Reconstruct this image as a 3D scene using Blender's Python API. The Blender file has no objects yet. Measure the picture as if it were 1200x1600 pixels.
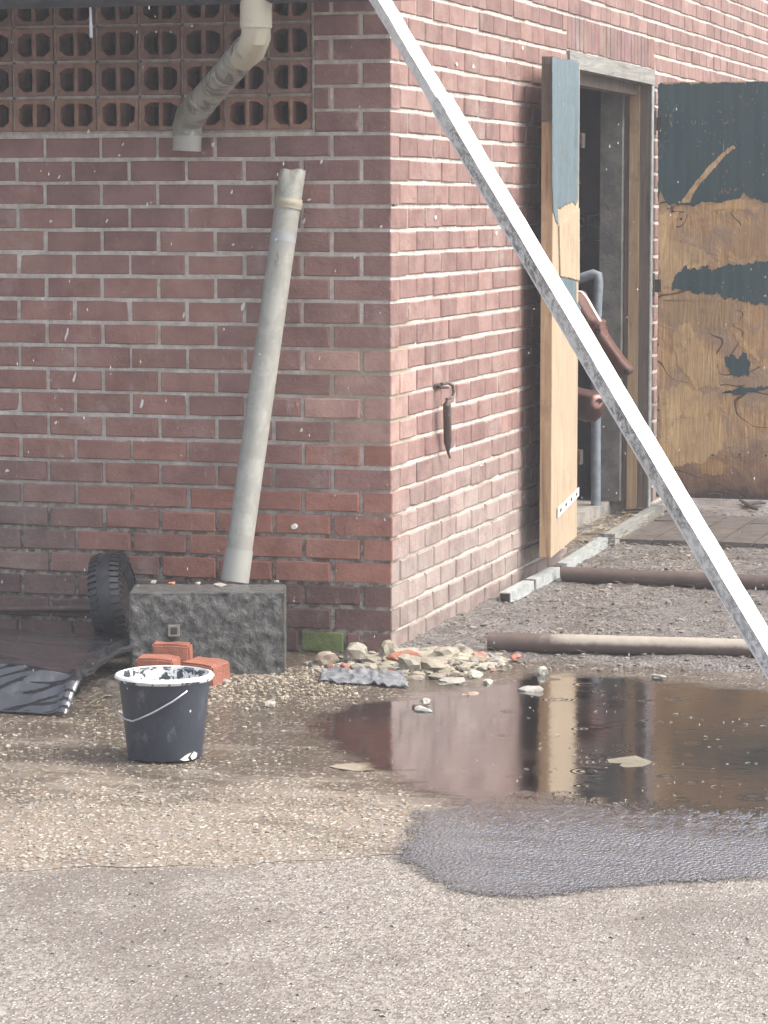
import bpy, bmesh, math, random
from mathutils import Vector, Matrix, noise
R = random.Random(7)
HAZE = .0050
S = bpy.context.scene
COL = S.collection
# ------------------------------------------------------------------ camera
CAM = Vector((2.65995, -8.96712, 1.47621))
AX_R = Vector((.95800962, .28673540, -.00061531))
AX_U = Vector((-.02977005, .10159836, .99437997))
AX_F = Vector((-.28518645, .95260726, -.10586833))
FPX = 4463.088
cd = bpy.data.cameras.new('camera'); co = bpy.data.objects.new('camera', cd); COL.objects.link(co)
cd.sensor_fit = 'VERTICAL'; cd.sensor_height = 36; cd.lens = FPX/1600*36
cd.clip_end = 500
m = Matrix((AX_R, AX_U, -AX_F)).transposed().to_4x4(); m.translation = CAM
co.matrix_world = m
S.camera = co
# ------------------------------------------------------------------ light
SUN_EL, SUN_AZ = 52, 84          # degrees; azimuth from +Y towards +X
w = bpy.data.worlds.new('World'); S.world = w; w.use_nodes = True
nt = w.node_tree; bg = nt.nodes['Background']
sky = nt.nodes.new('ShaderNodeTexSky'); sky.sky_type = 'NISHITA'; sky.sun_disc = False
sky.sun_elevation = math.radians(SUN_EL); sky.sun_rotation = math.radians(SUN_AZ)
sky.dust_density = 6; sky.air_density = 1.0; sky.ozone_density = 1.0
hs = nt.nodes.new('ShaderNodeHueSaturation'); hs.inputs['Saturation'].default_value = .55
nt.links.new(sky.outputs[0], hs.inputs['Color']); nt.links.new(hs.outputs[0], bg.inputs['Color'])
bg.inputs['Strength'].default_value = .15
sl = bpy.data.lights.new('sun', 'SUN'); sl.energy = 1.2; sl.angle = math.radians(18); sl.color = (1, .94, .87)
so = bpy.data.objects.new('sun', sl); COL.objects.link(so)
e, a = math.radians(SUN_EL), math.radians(SUN_AZ)
so.rotation_euler = Vector((math.sin(a)*math.cos(e), math.cos(a)*math.cos(e), math.sin(e))).to_track_quat('Z', 'Y').to_euler()
S.view_settings.view_transform = 'Standard'; S.view_settings.look = 'None'
S.view_settings.gamma = 1; S.view_settings.use_curve_mapping = False
S.view_settings.exposure = 1.2
S.cycles.use_denoising = True
S.cycles.max_bounces = 8
try: S.cycles.denoiser = 'OPENIMAGEDENOISE'
except Exception: pass

# ------------------------------------------------------------------ helpers
def ray(u, v): return AX_R*((u-600)/FPX) + AX_U*(-(v-800)/FPX) + AX_F
def PX(u, v, x=0): d = ray(u, v); return CAM + d*((x-CAM.x)/d.x)
def PY(u, v, y=0): d = ray(u, v); return CAM + d*((y-CAM.y)/d.y)
def PZ(u, v, z=0): d = ray(u, v); return CAM + d*((z-CAM.z)/d.z)

class MB:
    def __init__(s): s.v, s.f, s.c, s.smooth = [], [], [], False
    def add(s, vs, fs, col=None):
        n = len(s.v); s.v += [tuple(x) for x in vs]; s.f += [[i+n for i in f] for f in fs]
        s.c += [col or (1, 1, 1)]*len(fs); return s
    def box(s, a, b, col=None, jit=0):
        x0, y0, z0 = a; x1, y1, z1 = b
        vs = [(x0,y0,z0),(x1,y0,z0),(x1,y1,z0),(x0,y1,z0),(x0,y0,z1),(x1,y0,z1),(x1,y1,z1),(x0,y1,z1)]
        if jit: vs = [tuple(q+R.uniform(-jit, jit) for q in p) for p in vs]
        return s.add(vs, [[3,2,1,0],[4,5,6,7],[0,1,5,4],[1,2,6,5],[2,3,7,6],[3,0,4,7]], col)
    def obox(s, c, ex, ey, ez, col=None):   # oriented box, half-axis vectors
        c, ex, ey, ez = map(Vector, (c, ex, ey, ez))
        vs = [c+ex*i+ey*j+ez*k for k in (-1,1) for i, j in ((-1,-1),(1,-1),(1,1),(-1,1))]
        return s.add(vs, [[3,2,1,0],[4,5,6,7],[0,1,5,4],[1,2,6,5],[2,3,7,6],[3,0,4,7]], col)
    def tube(s, pts, rad, seg=12, cap=True, col=None):
        pts = [Vector(p) for p in pts]; n = len(pts)
        rad = rad if isinstance(rad, (list, tuple)) else [rad]*n
        t0 = (pts[1]-pts[0]).normalized(); up = Vector((0,0,1)) if abs(t0.z) < .9 else Vector((1,0,0))
        nx = t0.cross(up).normalized(); vs = []
        for i, p in enumerate(pts):
            t = (pts[min(i+1, n-1)]-pts[max(i-1, 0)]).normalized()
            nx = (nx - t*nx.dot(t)).normalized(); ny = t.cross(nx)
            for k in range(seg):
                q = 2*math.pi*k/seg; vs.append(p+(nx*math.cos(q)+ny*math.sin(q))*rad[i])
        fs = [[i*seg+k, i*seg+(k+1)%seg, (i+1)*seg+(k+1)%seg, (i+1)*seg+k] for i in range(n-1) for k in range(seg)]
        if cap: fs += [list(range(seg))[::-1], [(n-1)*seg+k for k in range(seg)]]
        s.smooth = True
        return s.add(vs, fs, col)
    def lathe(s, prof, seg=32, mat=None, col=None):    # prof: (r, z) list round local z
        vs, fs = [], []
        for r, z in prof:
            for k in range(seg):
                q = 2*math.pi*k/seg; vs.append((r*math.cos(q), r*math.sin(q), z))
        for i in range(len(prof)-1):
            for k in range(seg): fs.append([i*seg+k, i*seg+(k+1)%seg, (i+1)*seg+(k+1)%seg, (i+1)*seg+k])
        if mat: vs = [mat @ Vector(v) for v in vs]
        s.smooth = True
        return s.add(vs, fs, col)
    def plate(s, poly, nrm, th, col=None, step=.012, jit=.002, grain=0):   # thin raised polygon with a ragged outline
        out = []
        for i, p in enumerate(poly):
            p, q = Vector(p), Vector(poly[(i+1) % len(poly)]); L = (q-p).length; k = max(1, int(L/step))
            d = (q-p).normalized(); side = d.cross(Vector(nrm))
            for j in range(k):
                c = p+(q-p)*(j/k); g_ = Vector((0, 0, 1))*grain*(noise.noise(c*45)+.8*noise.noise(c*130))+side*grain*.5*noise.noise(c*30+Vector((9, 0, 0)))
                out.append(c+g_+side*(R.uniform(-jit, jit)*(1 if j else .3)))
        n = len(out); nv = Vector(nrm).normalized()*th
        return s.add(out+[p+nv for p in out], [[n+i for i in range(n)]]+[[i, (i+1) % n, n+(i+1) % n, n+i] for i in range(n)], col)
    def rock(s, c, r, col=None, sub=1, rough=.35, rot=None):
        bm = bmesh.new(); bmesh.ops.create_icosphere(bm, subdivisions=sub, radius=1)
        o = Vector((R.uniform(0, 99), R.uniform(0, 99), R.uniform(0, 99)))
        rr = Matrix.Rotation(rot if rot is not None else R.uniform(0, 6.28), 3, 'Z') @ Matrix.Rotation(R.uniform(-.25, .25)*(0 if r[2] < .1*r[0] else 1), 3, 'X')
        vs = []
        for v in bm.verts:
            p = v.co.copy(); k = 1+rough*noise.noise(p*1.3+o)*1.6
            p = Vector((p.x*r[0], p.y*r[1], max(-.75, min(.8, p.z))*r[2]))*k
            vs.append(rr @ p + Vector(c))
        fs = [[v.index for v in f.verts] for f in bm.faces]; bm.free()
        return s.add(vs, fs, col)
    def build(s, name, mat, parent=None, kind=None, smooth=None, label=None, fixn=True):
        me = bpy.data.meshes.new(name); me.from_pydata(s.v, [], s.f)
        at = me.attributes.new('tint', 'FLOAT_COLOR', 'CORNER'); buf = []
        for f, c in zip(s.f, s.c): buf += [c[0], c[1], c[2], 1]*len(f)
        at.data.foreach_set('color', buf)
        if fixn:
            bm = bmesh.new(); bm.from_mesh(me); bmesh.ops.recalc_face_normals(bm, faces=bm.faces); bm.to_mesh(me); bm.free()
        if (s.smooth if smooth is None else smooth):
            me.polygons.foreach_set('use_smooth', [True]*len(me.polygons)); me.set_sharp_from_angle(angle=math.radians(42))
        me.materials.append(mat); me.update()
        o = bpy.data.objects.new(name, me); COL.objects.link(o)
        if parent: o.parent = parent; o.matrix_parent_inverse = parent.matrix_world.inverted()
        if kind: o['kind'] = kind
        if label: o['label'] = label
        return o
def tag(o, label, cat, group=None):
    o['label'] = label; o['category'] = cat
    if group: o['group'] = group
    return o
def empty(name, loc, label, cat, group=None):
    o = bpy.data.objects.new(name, None); COL.objects.link(o); o.location = loc; o.matrix_world = Matrix.Translation(loc)
    o.empty_display_size = .1
    return tag(o, label, cat, group)

# node shorthand -----------------------------------------------------
class N:
    def __init__(s, name):
        s.m = bpy.data.materials.new(name); s.m.use_nodes = True; s.t = s.m.node_tree
        s.b = s.t.nodes['Principled BSDF']; s.out = s.t.nodes['Material Output']
        s.co = s.t.nodes.new('ShaderNodeTexCoord').outputs['Object']
    def n(s, typ, **k):
        x = s.t.nodes.new('ShaderNode'+typ)
        for q, v in k.items():
            if q.startswith('_'): setattr(x, q[1:], v)
        return x
    def set(s, inp, v):
        if isinstance(v, bpy.types.NodeSocket): s.t.links.new(v, inp)
        elif isinstance(v, (tuple, list)) and len(v) == 3 and inp.type == 'RGBA': inp.default_value = (*v, 1)
        else: inp.default_value = v
    def noise(s, scale, detail=4, rough=.55, vec=None, col=False, dist=0):
        x = s.n('TexNoise'); s.set(x.inputs['Vector'], vec or s.co); x.inputs['Scale'].default_value = scale
        x.inputs['Detail'].default_value = detail; x.inputs['Roughness'].default_value = rough; x.inputs['Distortion'].default_value = dist
        return x.outputs['Color' if col else 'Fac']
    def voro(s, scale, out='Distance', feat='F1', vec=None, rnd=1):
        x = s.n('TexVoronoi', _feature=feat); s.set(x.inputs['Vector'], vec or s.co); x.inputs['Scale'].default_value = scale
        x.inputs['Randomness'].default_value = rnd
        return x.outputs[out]
    def scale(s, v, vec=None):
        x = s.n('Mapping'); s.set(x.inputs['Vector'], vec or s.co); x.inputs['Scale'].default_value = v; return x.outputs[0]
    def ramp(s, f, a, b):          # smooth map range a..b -> 0..1
        x = s.n('MapRange', _interpolation_type='SMOOTHSTEP'); s.set(x.inputs['Value'], f)
        x.inputs['From Min'].default_value = a; x.inputs['From Max'].default_value = b; return x.outputs[0]
    def rampk(s, f, a, b, lo, hi):
        x = s.n('MapRange'); s.set(x.inputs['Value'], f)
        for q, v in zip(('From Min','From Max','To Min','To Max'), (a, b, lo, hi)): x.inputs[q].default_value = v
        return x.outputs[0]
    def math(s, op, a, b=0.0, c=0.0):
        x = s.n('Math', _operation=op); s.set(x.inputs[0], a); s.set(x.inputs[1], b); s.set(x.inputs[2], c); return x.outputs[0]
    def mix(s, f, a, b, mode='MIX'):
        x = s.n('Mix', _data_type='RGBA', _blend_type=mode)
        s.set(x.inputs[0], f); s.set(x.inputs[6], a); s.set(x.inputs[7], b); return x.outputs[2]
    def xyz(s, vec=None):
        x = s.n('SeparateXYZ'); s.set(x.inputs[0], vec or s.co); return x.outputs
    def attr(s, name='tint'):
        x = s.n('Attribute'); x.attribute_name = name; return x.outputs['Color']
    def bump(s, h, dist=.003, strength=1.0, prev=None):
        x = s.n('Bump'); s.set(x.inputs['Height'], h); x.inputs['Distance'].default_value = dist; s.set(x.inputs['Strength'], strength)
        if prev: s.set(x.inputs['Normal'], prev)
        return x.outputs[0]
    def fin(s, col=None, rough=.7, nrm=None, spec=None, metal=None):
        if col is not None: s.set(s.b.inputs['Base Color'], col)
        s.set(s.b.inputs['Roughness'], rough)
        if nrm: s.set(s.b.inputs['Normal'], nrm)
        if spec is not None: s.set(s.b.inputs['Specular IOR Level'], spec)
        if metal is not None: s.set(s.b.inputs['Metallic'], metal)
        return s.m
def simple(name, c1, c2, rough=.7, sc=18, bump=.002, metal=0, bsc=60, spec=None, tint=False):
    k = N(name); f = k.ramp(k.noise(sc, 6, .65), .32, .68); col = k.mix(f, c1, c2)
    if tint: col = k.mix(1.0, col, k.attr(), 'MULTIPLY')
    return k.fin(col, rough, k.bump(k.noise(bsc, 5, .6), bump), metal=metal, spec=spec)

# ------------------------------------------------------------------ materials
def mat_brick():
    k = N('brick_clay'); t = k.attr()
    c = k.mix(k.ramp(k.noise(9, 5, .6), .35, .7), t, k.mix(1.0, t, (.72, .66, .68), 'MULTIPLY'))
    c = k.mix(k.math('MULTIPLY', k.ramp(k.noise(85, 3, .7), .62, .75), .5), c, (.05, .035, .035))
    c = k.mix(k.math('MULTIPLY', k.ramp(k.noise(30, 5, .7, k.scale((1, 1, .3))), .58, .76), .38), c, (.52, .46, .42))
    c = k.mix(k.math('MULTIPLY', k.ramp(k.noise(3.2, 6, .7), .54, .68), .3), c, (.47, .42, .385))
    c = k.mix(k.math('MULTIPLY', k.ramp(k.noise(6, 6, .75), .6, .7), .4), c, (.10, .07, .065))
    h = k.math('ADD', k.noise(55, 6, .7), k.math('MULTIPLY', k.noise(260, 2, .5), .4))
    return k.fin(c, k.rampk(k.noise(14, 3), .3, .7, .5, .8), k.bump(k.noise(16, 4, .6), .006, prev=k.bump(h, .0045)))
def mat_mortar():
    k = N('mortar'); x, y, z = k.xyz()[0:3]
    c = k.mix(k.ramp(k.noise(26, 6, .7), .3, .72), (.47, .435, .385), (.75, .715, .66))
    low = k.math('MULTIPLY', k.ramp(k.math('ADD', z, k.math('MULTIPLY', k.noise(5), .5)), .95, .55), k.ramp(y, .12, .02))
    c = k.mix(low, c, k.mix(k.ramp(k.noise(30, 4, .7), .4, .62), (.16, .14, .12), (.47, .43, .38)))
    rep = k.math('MULTIPLY', k.math('MULTIPLY', k.ramp(z, .66, .72), k.ramp(z, 1.13, 1.07)), k.math('MULTIPLY', k.ramp(x, -.36, -.2), k.ramp(y, .3, .2)))
    c = k.mix(k.math('MULTIPLY', rep, .9), c, k.mix(k.noise(60, 4), (.33, .29, .215), (.45, .40, .31)))
    h = k.math('ADD', k.noise(45, 6, .7), k.math('MULTIPLY', k.noise(180, 3, .6), .6))
    return k.fin(c, .9, k.bump(h, .007))
def mat_wood(name, lo, mid, hi, axis='z', sc=1.0, rough=.75, tint=False, wet=0):
    k = N(name); s = {'z': (38, 38, 2.2), 'x': (2.2, 38, 38), 'y': (38, 2.2, 38)}[axis]
    v = k.scale(tuple(q*sc for q in s)); f = k.noise(1.0, 7, .68, v, dist=1.5)
    c = k.mix(k.ramp(f, .28, .5), lo, mid); c = k.mix(k.ramp(f, .5, .74), c, hi)
    c = k.mix(k.math('MULTIPLY', k.ramp(k.noise(6, 6, .7), .5, .7), .45), c, lo)
    if tint: c = k.mix(1.0, c, k.attr(), 'MULTIPLY')
    return k.fin(c, rough, k.bump(f, .003))
def mat_ply():
    k = N('weathered_plywood'); x, y, z = k.xyz()[0:3]
    v = k.scale((45, 45, 3)); f = k.noise(1.0, 7, .7, v, dist=2); big = k.noise(5.5, 6, .65, dist=1)
    c = k.mix(k.ramp(f, .3, .7), (.40, .21, .095), (.70, .46, .24))
    c = k.mix(k.ramp(big, .42, .6), c, k.mix(f, (.34, .215, .135), (.48, .335, .225)))
    c = k.mix(k.math('MULTIPLY', k.ramp(k.noise(11, 5, .7), .55, .66), .6), c, (.62, .44, .25))
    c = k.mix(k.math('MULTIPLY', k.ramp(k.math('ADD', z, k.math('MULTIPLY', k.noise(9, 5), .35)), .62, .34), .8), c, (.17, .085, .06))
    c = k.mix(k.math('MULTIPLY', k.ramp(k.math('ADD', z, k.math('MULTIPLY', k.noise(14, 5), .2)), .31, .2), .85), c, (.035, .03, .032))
    ln = k.ramp(k.math('ABSOLUTE', k.math('SUBTRACT', k.noise(3.4, 1.2, .4, k.scale((1, 1, 1.5)), dist=.5), .5)), .008, .003)
    ln = k.math('MULTIPLY', ln, k.ramp(k.noise(7, 2), .42, .5)); c = k.mix(k.math('MULTIPLY', ln, .7), c, (.09, .05, .03))
    h = k.math('ADD', k.math('ADD', f, k.math('MULTIPLY', big, 3.0)), k.math('MULTIPLY', ln, -2.5))
    return k.fin(c, .7, k.bump(h, .006))
def mat_veneer():
    k = N('pale_veneer'); t = k.attr(); f = k.noise(1.0, 7, .7, k.scale((45, 45, 3)), dist=2); big = k.noise(5.5, 6, .65, dist=1)
    c = k.mix(k.ramp(f, .3, .7), (.50, .30, .14), (.82, .59, .32)); c = k.mix(1.0, c, t, 'MULTIPLY')
    c = k.mix(k.math('MULTIPLY', k.ramp(big, .42, .64), .5), c, k.mix(f, (.36, .205, .125), (.48, .33, .215)))
    c = k.mix(k.math('MULTIPLY', k.ramp(k.noise(16, 6, .75), .54, .68), .55), c, (.27, .15, .085))
    return k.fin(c, .7, k.bump(k.math('ADD', f, big), .005))
def mat_paint(name, c, c2):
    k = N(name); v = k.scale((30, 30, 1.5)); f = k.noise(1, 5, .6, v)
    col = k.mix(k.ramp(f, .35, .75), c, c2)
    col = k.mix(k.math('MULTIPLY', k.ramp(k.noise(40, 4, .6, k.scale((1, 1, .12))), .68, .74), .6), col, (.35, .42, .45))
    chp = k.ramp(k.math('ADD', k.noise(55, 5, .75, k.scale((1, 1, .45))), k.math('MULTIPLY', k.noise(5, 3, .6), .35)), .80, .84)
    col = k.mix(chp, col, (.36, .22, .12))
    return k.fin(col, k.rampk(k.noise(20), .3, .7, .35, .6), k.bump(k.math('SUBTRACT', f, chp), .0016))
def mat_aggregate():
    k = N('exposed_aggregate_concrete'); x, y, z = k.xyz()[0:3]
    vd = k.scale((1.0, .55, 1)); d = k.voro(88, 'Distance', vec=vd); cc = k.voro(88, 'Color', vec=vd)
    r = k.n('SeparateColor'); k.set(r.inputs[0], cc); r0, r1, r2 = r.outputs[0:3]
    wet = k.ramp(k.math('ADD', k.noise(2.0, 4, .6, k.scale((1, 2.2, 1))), k.math('MULTIPLY', k.ramp(y, -1.5, -3.1), -.36)), .2, .5)
    base = k.mix(k.noise(60, 5, .7), (.15, .122, .098), (.33, .283, .236))
    base = k.mix(k.math('MULTIPLY', wet, .9), base, k.mix(k.noise(40, 5), (.045, .035, .026), (.12, .096, .072)))
    peb = k.mix(r1, (.20, .165, .125), (.64, .60, .53)); peb = k.mix(k.ramp(r2, .82, .97), peb, (.36, .25, .15))
    isp = k.math('MULTIPLY', k.ramp(d, .55, .38), k.ramp(r0, .28, .4))
    isp = k.math('MULTIPLY', isp, k.rampk(k.noise(3.5, 4), .35, .6, .35, 1))
    isp = k.math('MULTIPLY', isp, k.rampk(wet, 0, 1, 1, .4))
    c = k.mix(isp, base, peb)
    c = k.mix(k.math('MULTIPLY', k.ramp(k.noise(5, 5, .7), .54, .72), .5), c, (.20, .155, .10))
    h = k.math('ADD', k.math('MULTIPLY', isp, 1.0), k.math('MULTIPLY', k.noise(200, 3), .5))
    return k.fin(c, k.rampk(wet, 0, 1, .5, .12), k.bump(h, .004), spec=.5)
def mat_apron():
    k = N('worn_concrete'); vd = k.scale((1.0, .62, 1)); wob = k.n('VectorMath', _operation='ADD')
    k.set(wob.inputs[0], vd); nz = k.noise(60, 2, .5, col=True); sc_ = k.n('VectorMath', _operation='SCALE'); k.set(sc_.inputs[0], nz); sc_.inputs['Scale'].default_value = .005; k.set(wob.inputs[1], sc_.outputs[0]); vd = wob.outputs[0]
    d = k.voro(125, 'Distance', vec=vd); cc = k.voro(125, 'Color', vec=vd)
    r = k.n('SeparateColor'); k.set(r.inputs[0], cc); r0, r1, r2 = r.outputs[0:3]
    big = k.noise(1.5, 5, .6, k.scale((1, .8, 1))); f = k.noise(105, 3, .75, k.scale((1, .7, 1)))
    base = k.mix(k.ramp(f, .33, .67), (.13, .11, .092), (.37, .333, .292))
    base = k.mix(k.math('MULTIPLY', k.ramp(big, .45, .62), .62), base, (.145, .122, .104))
    base = k.mix(k.math('MULTIPLY', k.ramp(k.noise(4.5, 5, .65), .55, .72), .45), base, (.12, .10, .085))
    peb = k.mix(r1, (.22, .20, .177), (.68, .65, .60))
    isp = k.math('MULTIPLY', k.ramp(d, .5, .3), k.ramp(r0, .45, .6))
    isp = k.math('MULTIPLY', isp, k.rampk(big, .35, .65, 1, .65))
    c = k.mix(isp, base, peb)
    c = k.mix(k.math('MULTIPLY', k.ramp(k.noise(48, 2, .5), .69, .75), .7), c, (.08, .07, .066))
    h = k.math('ADD', k.math('MULTIPLY', isp, .8), f)
    return k.fin(c, k.rampk(k.noise(7), .3, .7, .32, .6), k.bump(h, .006), spec=.5)
def mat_gravel():
    k = N('dark_muddy_gravel'); d = k.voro(90); cc = k.voro(90, 'Color')
    r = k.n('SeparateColor'); k.set(r.inputs[0], cc)
    c = k.mix(r.outputs[0], (.075, .066, .06), (.23, .21, .197)); c = k.mix(k.ramp(k.noise(3, 5, .6), .5, .68), c, (.085, .068, .058))
    h = k.math('ADD', k.math('MULTIPLY', d, -1.0), k.noise(60, 5, .7))
    return k.fin(c, k.rampk(k.noise(5), .35, .65, .25, .6), k.bump(h, .008))
def mat_water():
    k = N('puddle_water'); x, y, z = k.xyz()[0:3]
    flat = k.n('CombineXYZ'); k.set(flat.inputs[0], x); k.set(flat.inputs[1], y); fv = flat.outputs[0]
    def rings(sc, fr, rad):
        d = k.voro(sc, 'Distance', vec=fv); cc = k.voro(sc, 'Color', vec=fv); r = k.n('SeparateColor'); k.set(r.inputs[0], cc)
        amp = k.math('MULTIPLY', k.ramp(r.outputs[0], .55, .8), k.ramp(d, rad, rad*.25))
        return k.math('MULTIPLY', k.math('SINE', k.math('MULTIPLY', d, fr)), amp)
    rg = k.math('ADD', rings(6.5, 60, .42), rings(11, 45, .4))
    chop = k.math('MULTIPLY', k.ramp(k.math('ADD', y, k.math('ADD', k.math('MULTIPLY', k.noise(2.2, 4, .6, fv), .55), k.math('MULTIPLY', k.noise(38, 3, .6, k.scale((1, .45, 1), fv)), .45))), -1.62, -2.15), 1.0)
    rough_h = k.noise(105, 2, .55, k.scale((1.1, .75, 1), fv))
    h = k.math('ADD', k.math('MULTIPLY', rg, .10), k.math('MULTIPLY', k.noise(24, 3, .55, fv), .10))
    h = k.math('ADD', h, k.math('MULTIPLY', k.math('MULTIPLY', rough_h, chop), k.rampk(k.noise(2.5, 3, .5, k.scale((.35, 2.2, 1), fv)), .35, .65, 3.0, 8.0)))
    nr = k.bump(h, .0028)
    gl = k.n('BsdfGlossy'); k.set(gl.inputs['Roughness'], k.rampk(k.noise(4, 4, .6, fv), .3, .7, .05, .13)); gl.inputs['Color'].default_value = (.62, .62, .63, 1); k.set(gl.inputs['Normal'], nr)
    tr = k.n('BsdfTransparent'); tr.inputs['Color'].default_value = (.70, .64, .57, 1)
    df = k.n('BsdfDiffuse'); k.set(df.inputs['Color'], k.mix(k.noise(5, 5, .6, fv), (.18, .153, .128), (.25, .216, .184)))
    df2 = k.n('BsdfDiffuse'); rmn = k.n('Attribute'); rmn.attribute_name = 'rim'; rm_ = k.math('ADD', rmn.outputs['Fac'], k.math('MULTIPLY', k.math('SUBTRACT', k.noise(7, 4, .6, fv), .5), .5)); k.set(df2.inputs['Color'], k.mix(k.ramp(rm_, .12, .75), (.105, .098, .094), (.27, .282, .305))); k.set(df2.inputs['Normal'], nr); dfm = k.n('MixShader'); k.set(dfm.inputs[0], k.math('MULTIPLY', chop, .9)); k.set(dfm.inputs[1], df.outputs[0]); k.set(dfm.inputs[2], df2.outputs[0]); df = dfm  # chop band: grey-blue sky reflection put into the diffuse colour
    dep = k.n('Attribute'); dep.attribute_name = 'depth'; dp_ = dep.outputs['Fac']
    de = k.ramp(k.math('ADD', dp_, k.math('MULTIPLY', k.math('SUBTRACT', k.noise(9, 5, .65, fv), .5), .7)), -.02, .75)
    body = k.n('MixShader'); k.set(body.inputs[0], k.math('MULTIPLY', de, k.rampk(k.noise(3, 4, .6, fv), .3, .6, .72, .95))); k.set(body.inputs[1], tr.outputs[0]); k.set(body.inputs[2], df.outputs[0])
    fr = k.n('Fresnel'); fr.inputs['IOR'].default_value = 1.31; k.set(fr.inputs['Normal'], nr)
    mx = k.n('MixShader'); k.set(mx.inputs[0], fr.outputs[0]); k.set(mx.inputs[1], body.outputs[0]); k.set(mx.inputs[2], gl.outputs[0])
    clr = k.n('BsdfTransparent'); m2 = k.n('MixShader'); k.set(m2.inputs[0], k.math('MULTIPLY', k.ramp(de, .0, .5), k.ramp(k.math('ADD', rmn.outputs['Fac'], k.math('MULTIPLY', k.math('SUBTRACT', k.noise(95, 3, .6, k.scale((1, .6, 1), fv)), .5), .5)), -.02, .16))); k.set(m2.inputs[1], clr.outputs[0]); k.set(m2.inputs[2], mx.outputs[0])
    k.t.links.new(m2.outputs[0], k.out.inputs['Surface']); return k.m
def mat_white_metal():
    k = N('chipped_white_paint'); c = k.mix(k.noise(20, 5), (.74, .74, .73), (.83, .83, .82)); t = k.attr()
    bw = k.n('RGBToBW'); k.set(bw.inputs[0], t); inv = k.math('SUBTRACT', 1.0, bw.outputs[0])
    d1 = k.math('MULTIPLY', k.math('MULTIPLY', k.ramp(k.noise(46, 8, .8, dist=.6), .44, .58), k.rampk(k.noise(6, 4, .6), .3, .6, .35, 1)), inv)
    d2 = k.math('MAXIMUM', k.math('MULTIPLY', k.ramp(k.noise(60, 3, .6), .66, .72), .6), k.math('MULTIPLY', k.math('MULTIPLY', k.ramp(k.noise(110, 5, .75), .5, .6), k.ramp(k.noise(5, 3, .6), .54, .64)), .5))
    c = k.mix(k.math('MULTIPLY', d1, .85), c, (.11, .10, .095)); c = k.mix(d2, c, (.25, .24, .22))
    return k.fin(c, .35, k.bump(d1, .0012), spec=.5)
def mat_pvc():
    k = N('grey_plastic_pipe'); c = k.mix(k.noise(7, 5), (.30, .30, .268), (.39, .392, .36)); t = k.attr()
    bw = k.n('RGBToBW'); k.set(bw.inputs[0], t); inv = k.math('SUBTRACT', 1.0, bw.outputs[0])
    st = k.ramp(k.noise(15, 6, .72, k.scale((1, 1, .8)), dist=.8), .45, .55)
    c = k.mix(k.math('MULTIPLY', k.math('MULTIPLY', k.ramp(k.noise(24, 4, .6), .58, .64), .8), inv), c, (.52, .53, .50))
    c = k.mix(k.math('MULTIPLY', k.math('MULTIPLY', st, .9), inv), c, (.10, .095, .075))
    c = k.mix(k.math('MULTIPLY', k.ramp(k.noise(45, 4, .6, k.scale((1, 1, .3))), .64, .7), .55), c, (.12, .115, .10))
    return k.fin(c, .42, k.bump(k.noise(40, 4), .0008))
def mat_pale_pipe():
    k = N('rusty_pipe_with_pale_paint'); x, y, z = k.xyz()[0:3]; f = k.noise(24, 7, .7)
    c = k.mix(f, (.05, .038, .034), (.17, .12, .10)); n_ = k.math('MULTIPLY', k.noise(11, 6, .7), .42)
    pale = k.math('MULTIPLY', k.ramp(k.math('ADD', x, n_), .62, .85), k.ramp(k.math('ADD', z, k.math('MULTIPLY', n_, .09)), .052, .070))
    c = k.mix(pale, c, k.mix(f, (.27, .235, .19), (.43, .385, .32)))
    return k.fin(c, .5, k.bump(f, .002))
def mat_cream():
    k = N('cream_plastic_pipe'); c = k.mix(k.noise(9, 5), (.42, .39, .30), (.52, .485, .38))
    c = k.mix(k.math('MULTIPLY', k.ramp(k.noise(18, 6, .7, k.scale((1, 1, .4))), .56, .68), .7), c, (.17, .155, .12))
    return k.fin(c, .4, k.bump(k.noise(40, 4), .0008))
def mat_rust():
    k = N('rusty_steel'); f = k.noise(24, 7, .7); big = k.noise(5, 4, .6)
    c = k.mix(f, (.045, .036, .033), (.15, .108, .092)); c = k.mix(k.ramp(big, .57, .66), c, k.mix(f, (.30, .25, .20), (.45, .39, .32)))
    return k.fin(c, .55, k.bump(f, .002), metal=.1)
def mat_granite():
    k = N('rough_dark_stone'); f = k.noise(42, 7, .72, k.scale((1, 1.2, .8)), dist=.25); g = k.noise(13, 5, .6)
    c = k.mix(k.ramp(f, .35, .62), (.040, .042, .040), (.135, .138, .132)); c = k.mix(k.ramp(f, .62, .72), c, (.30, .31, .30))
    c = k.mix(k.math('MULTIPLY', k.ramp(g, .5, .66), .35), c, (.10, .098, .075))
    return k.fin(c, .36, k.bump(f, .012), spec=.6)
def mat_stone():
    k = N('dusty_rubble'); c = k.mix(1.0, k.attr(), k.mix(k.noise(30, 6, .65), (.72, .70, .66), (1.05, 1.03, 1)), 'MULTIPLY')
    c = k.mix(k.math('MULTIPLY', k.ramp(k.noise(38, 5, .7), .40, .62), .6), c, (.29, .26, .21))
    return k.fin(c, .75, k.bump(k.noise(90, 5, .7), .005))
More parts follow.
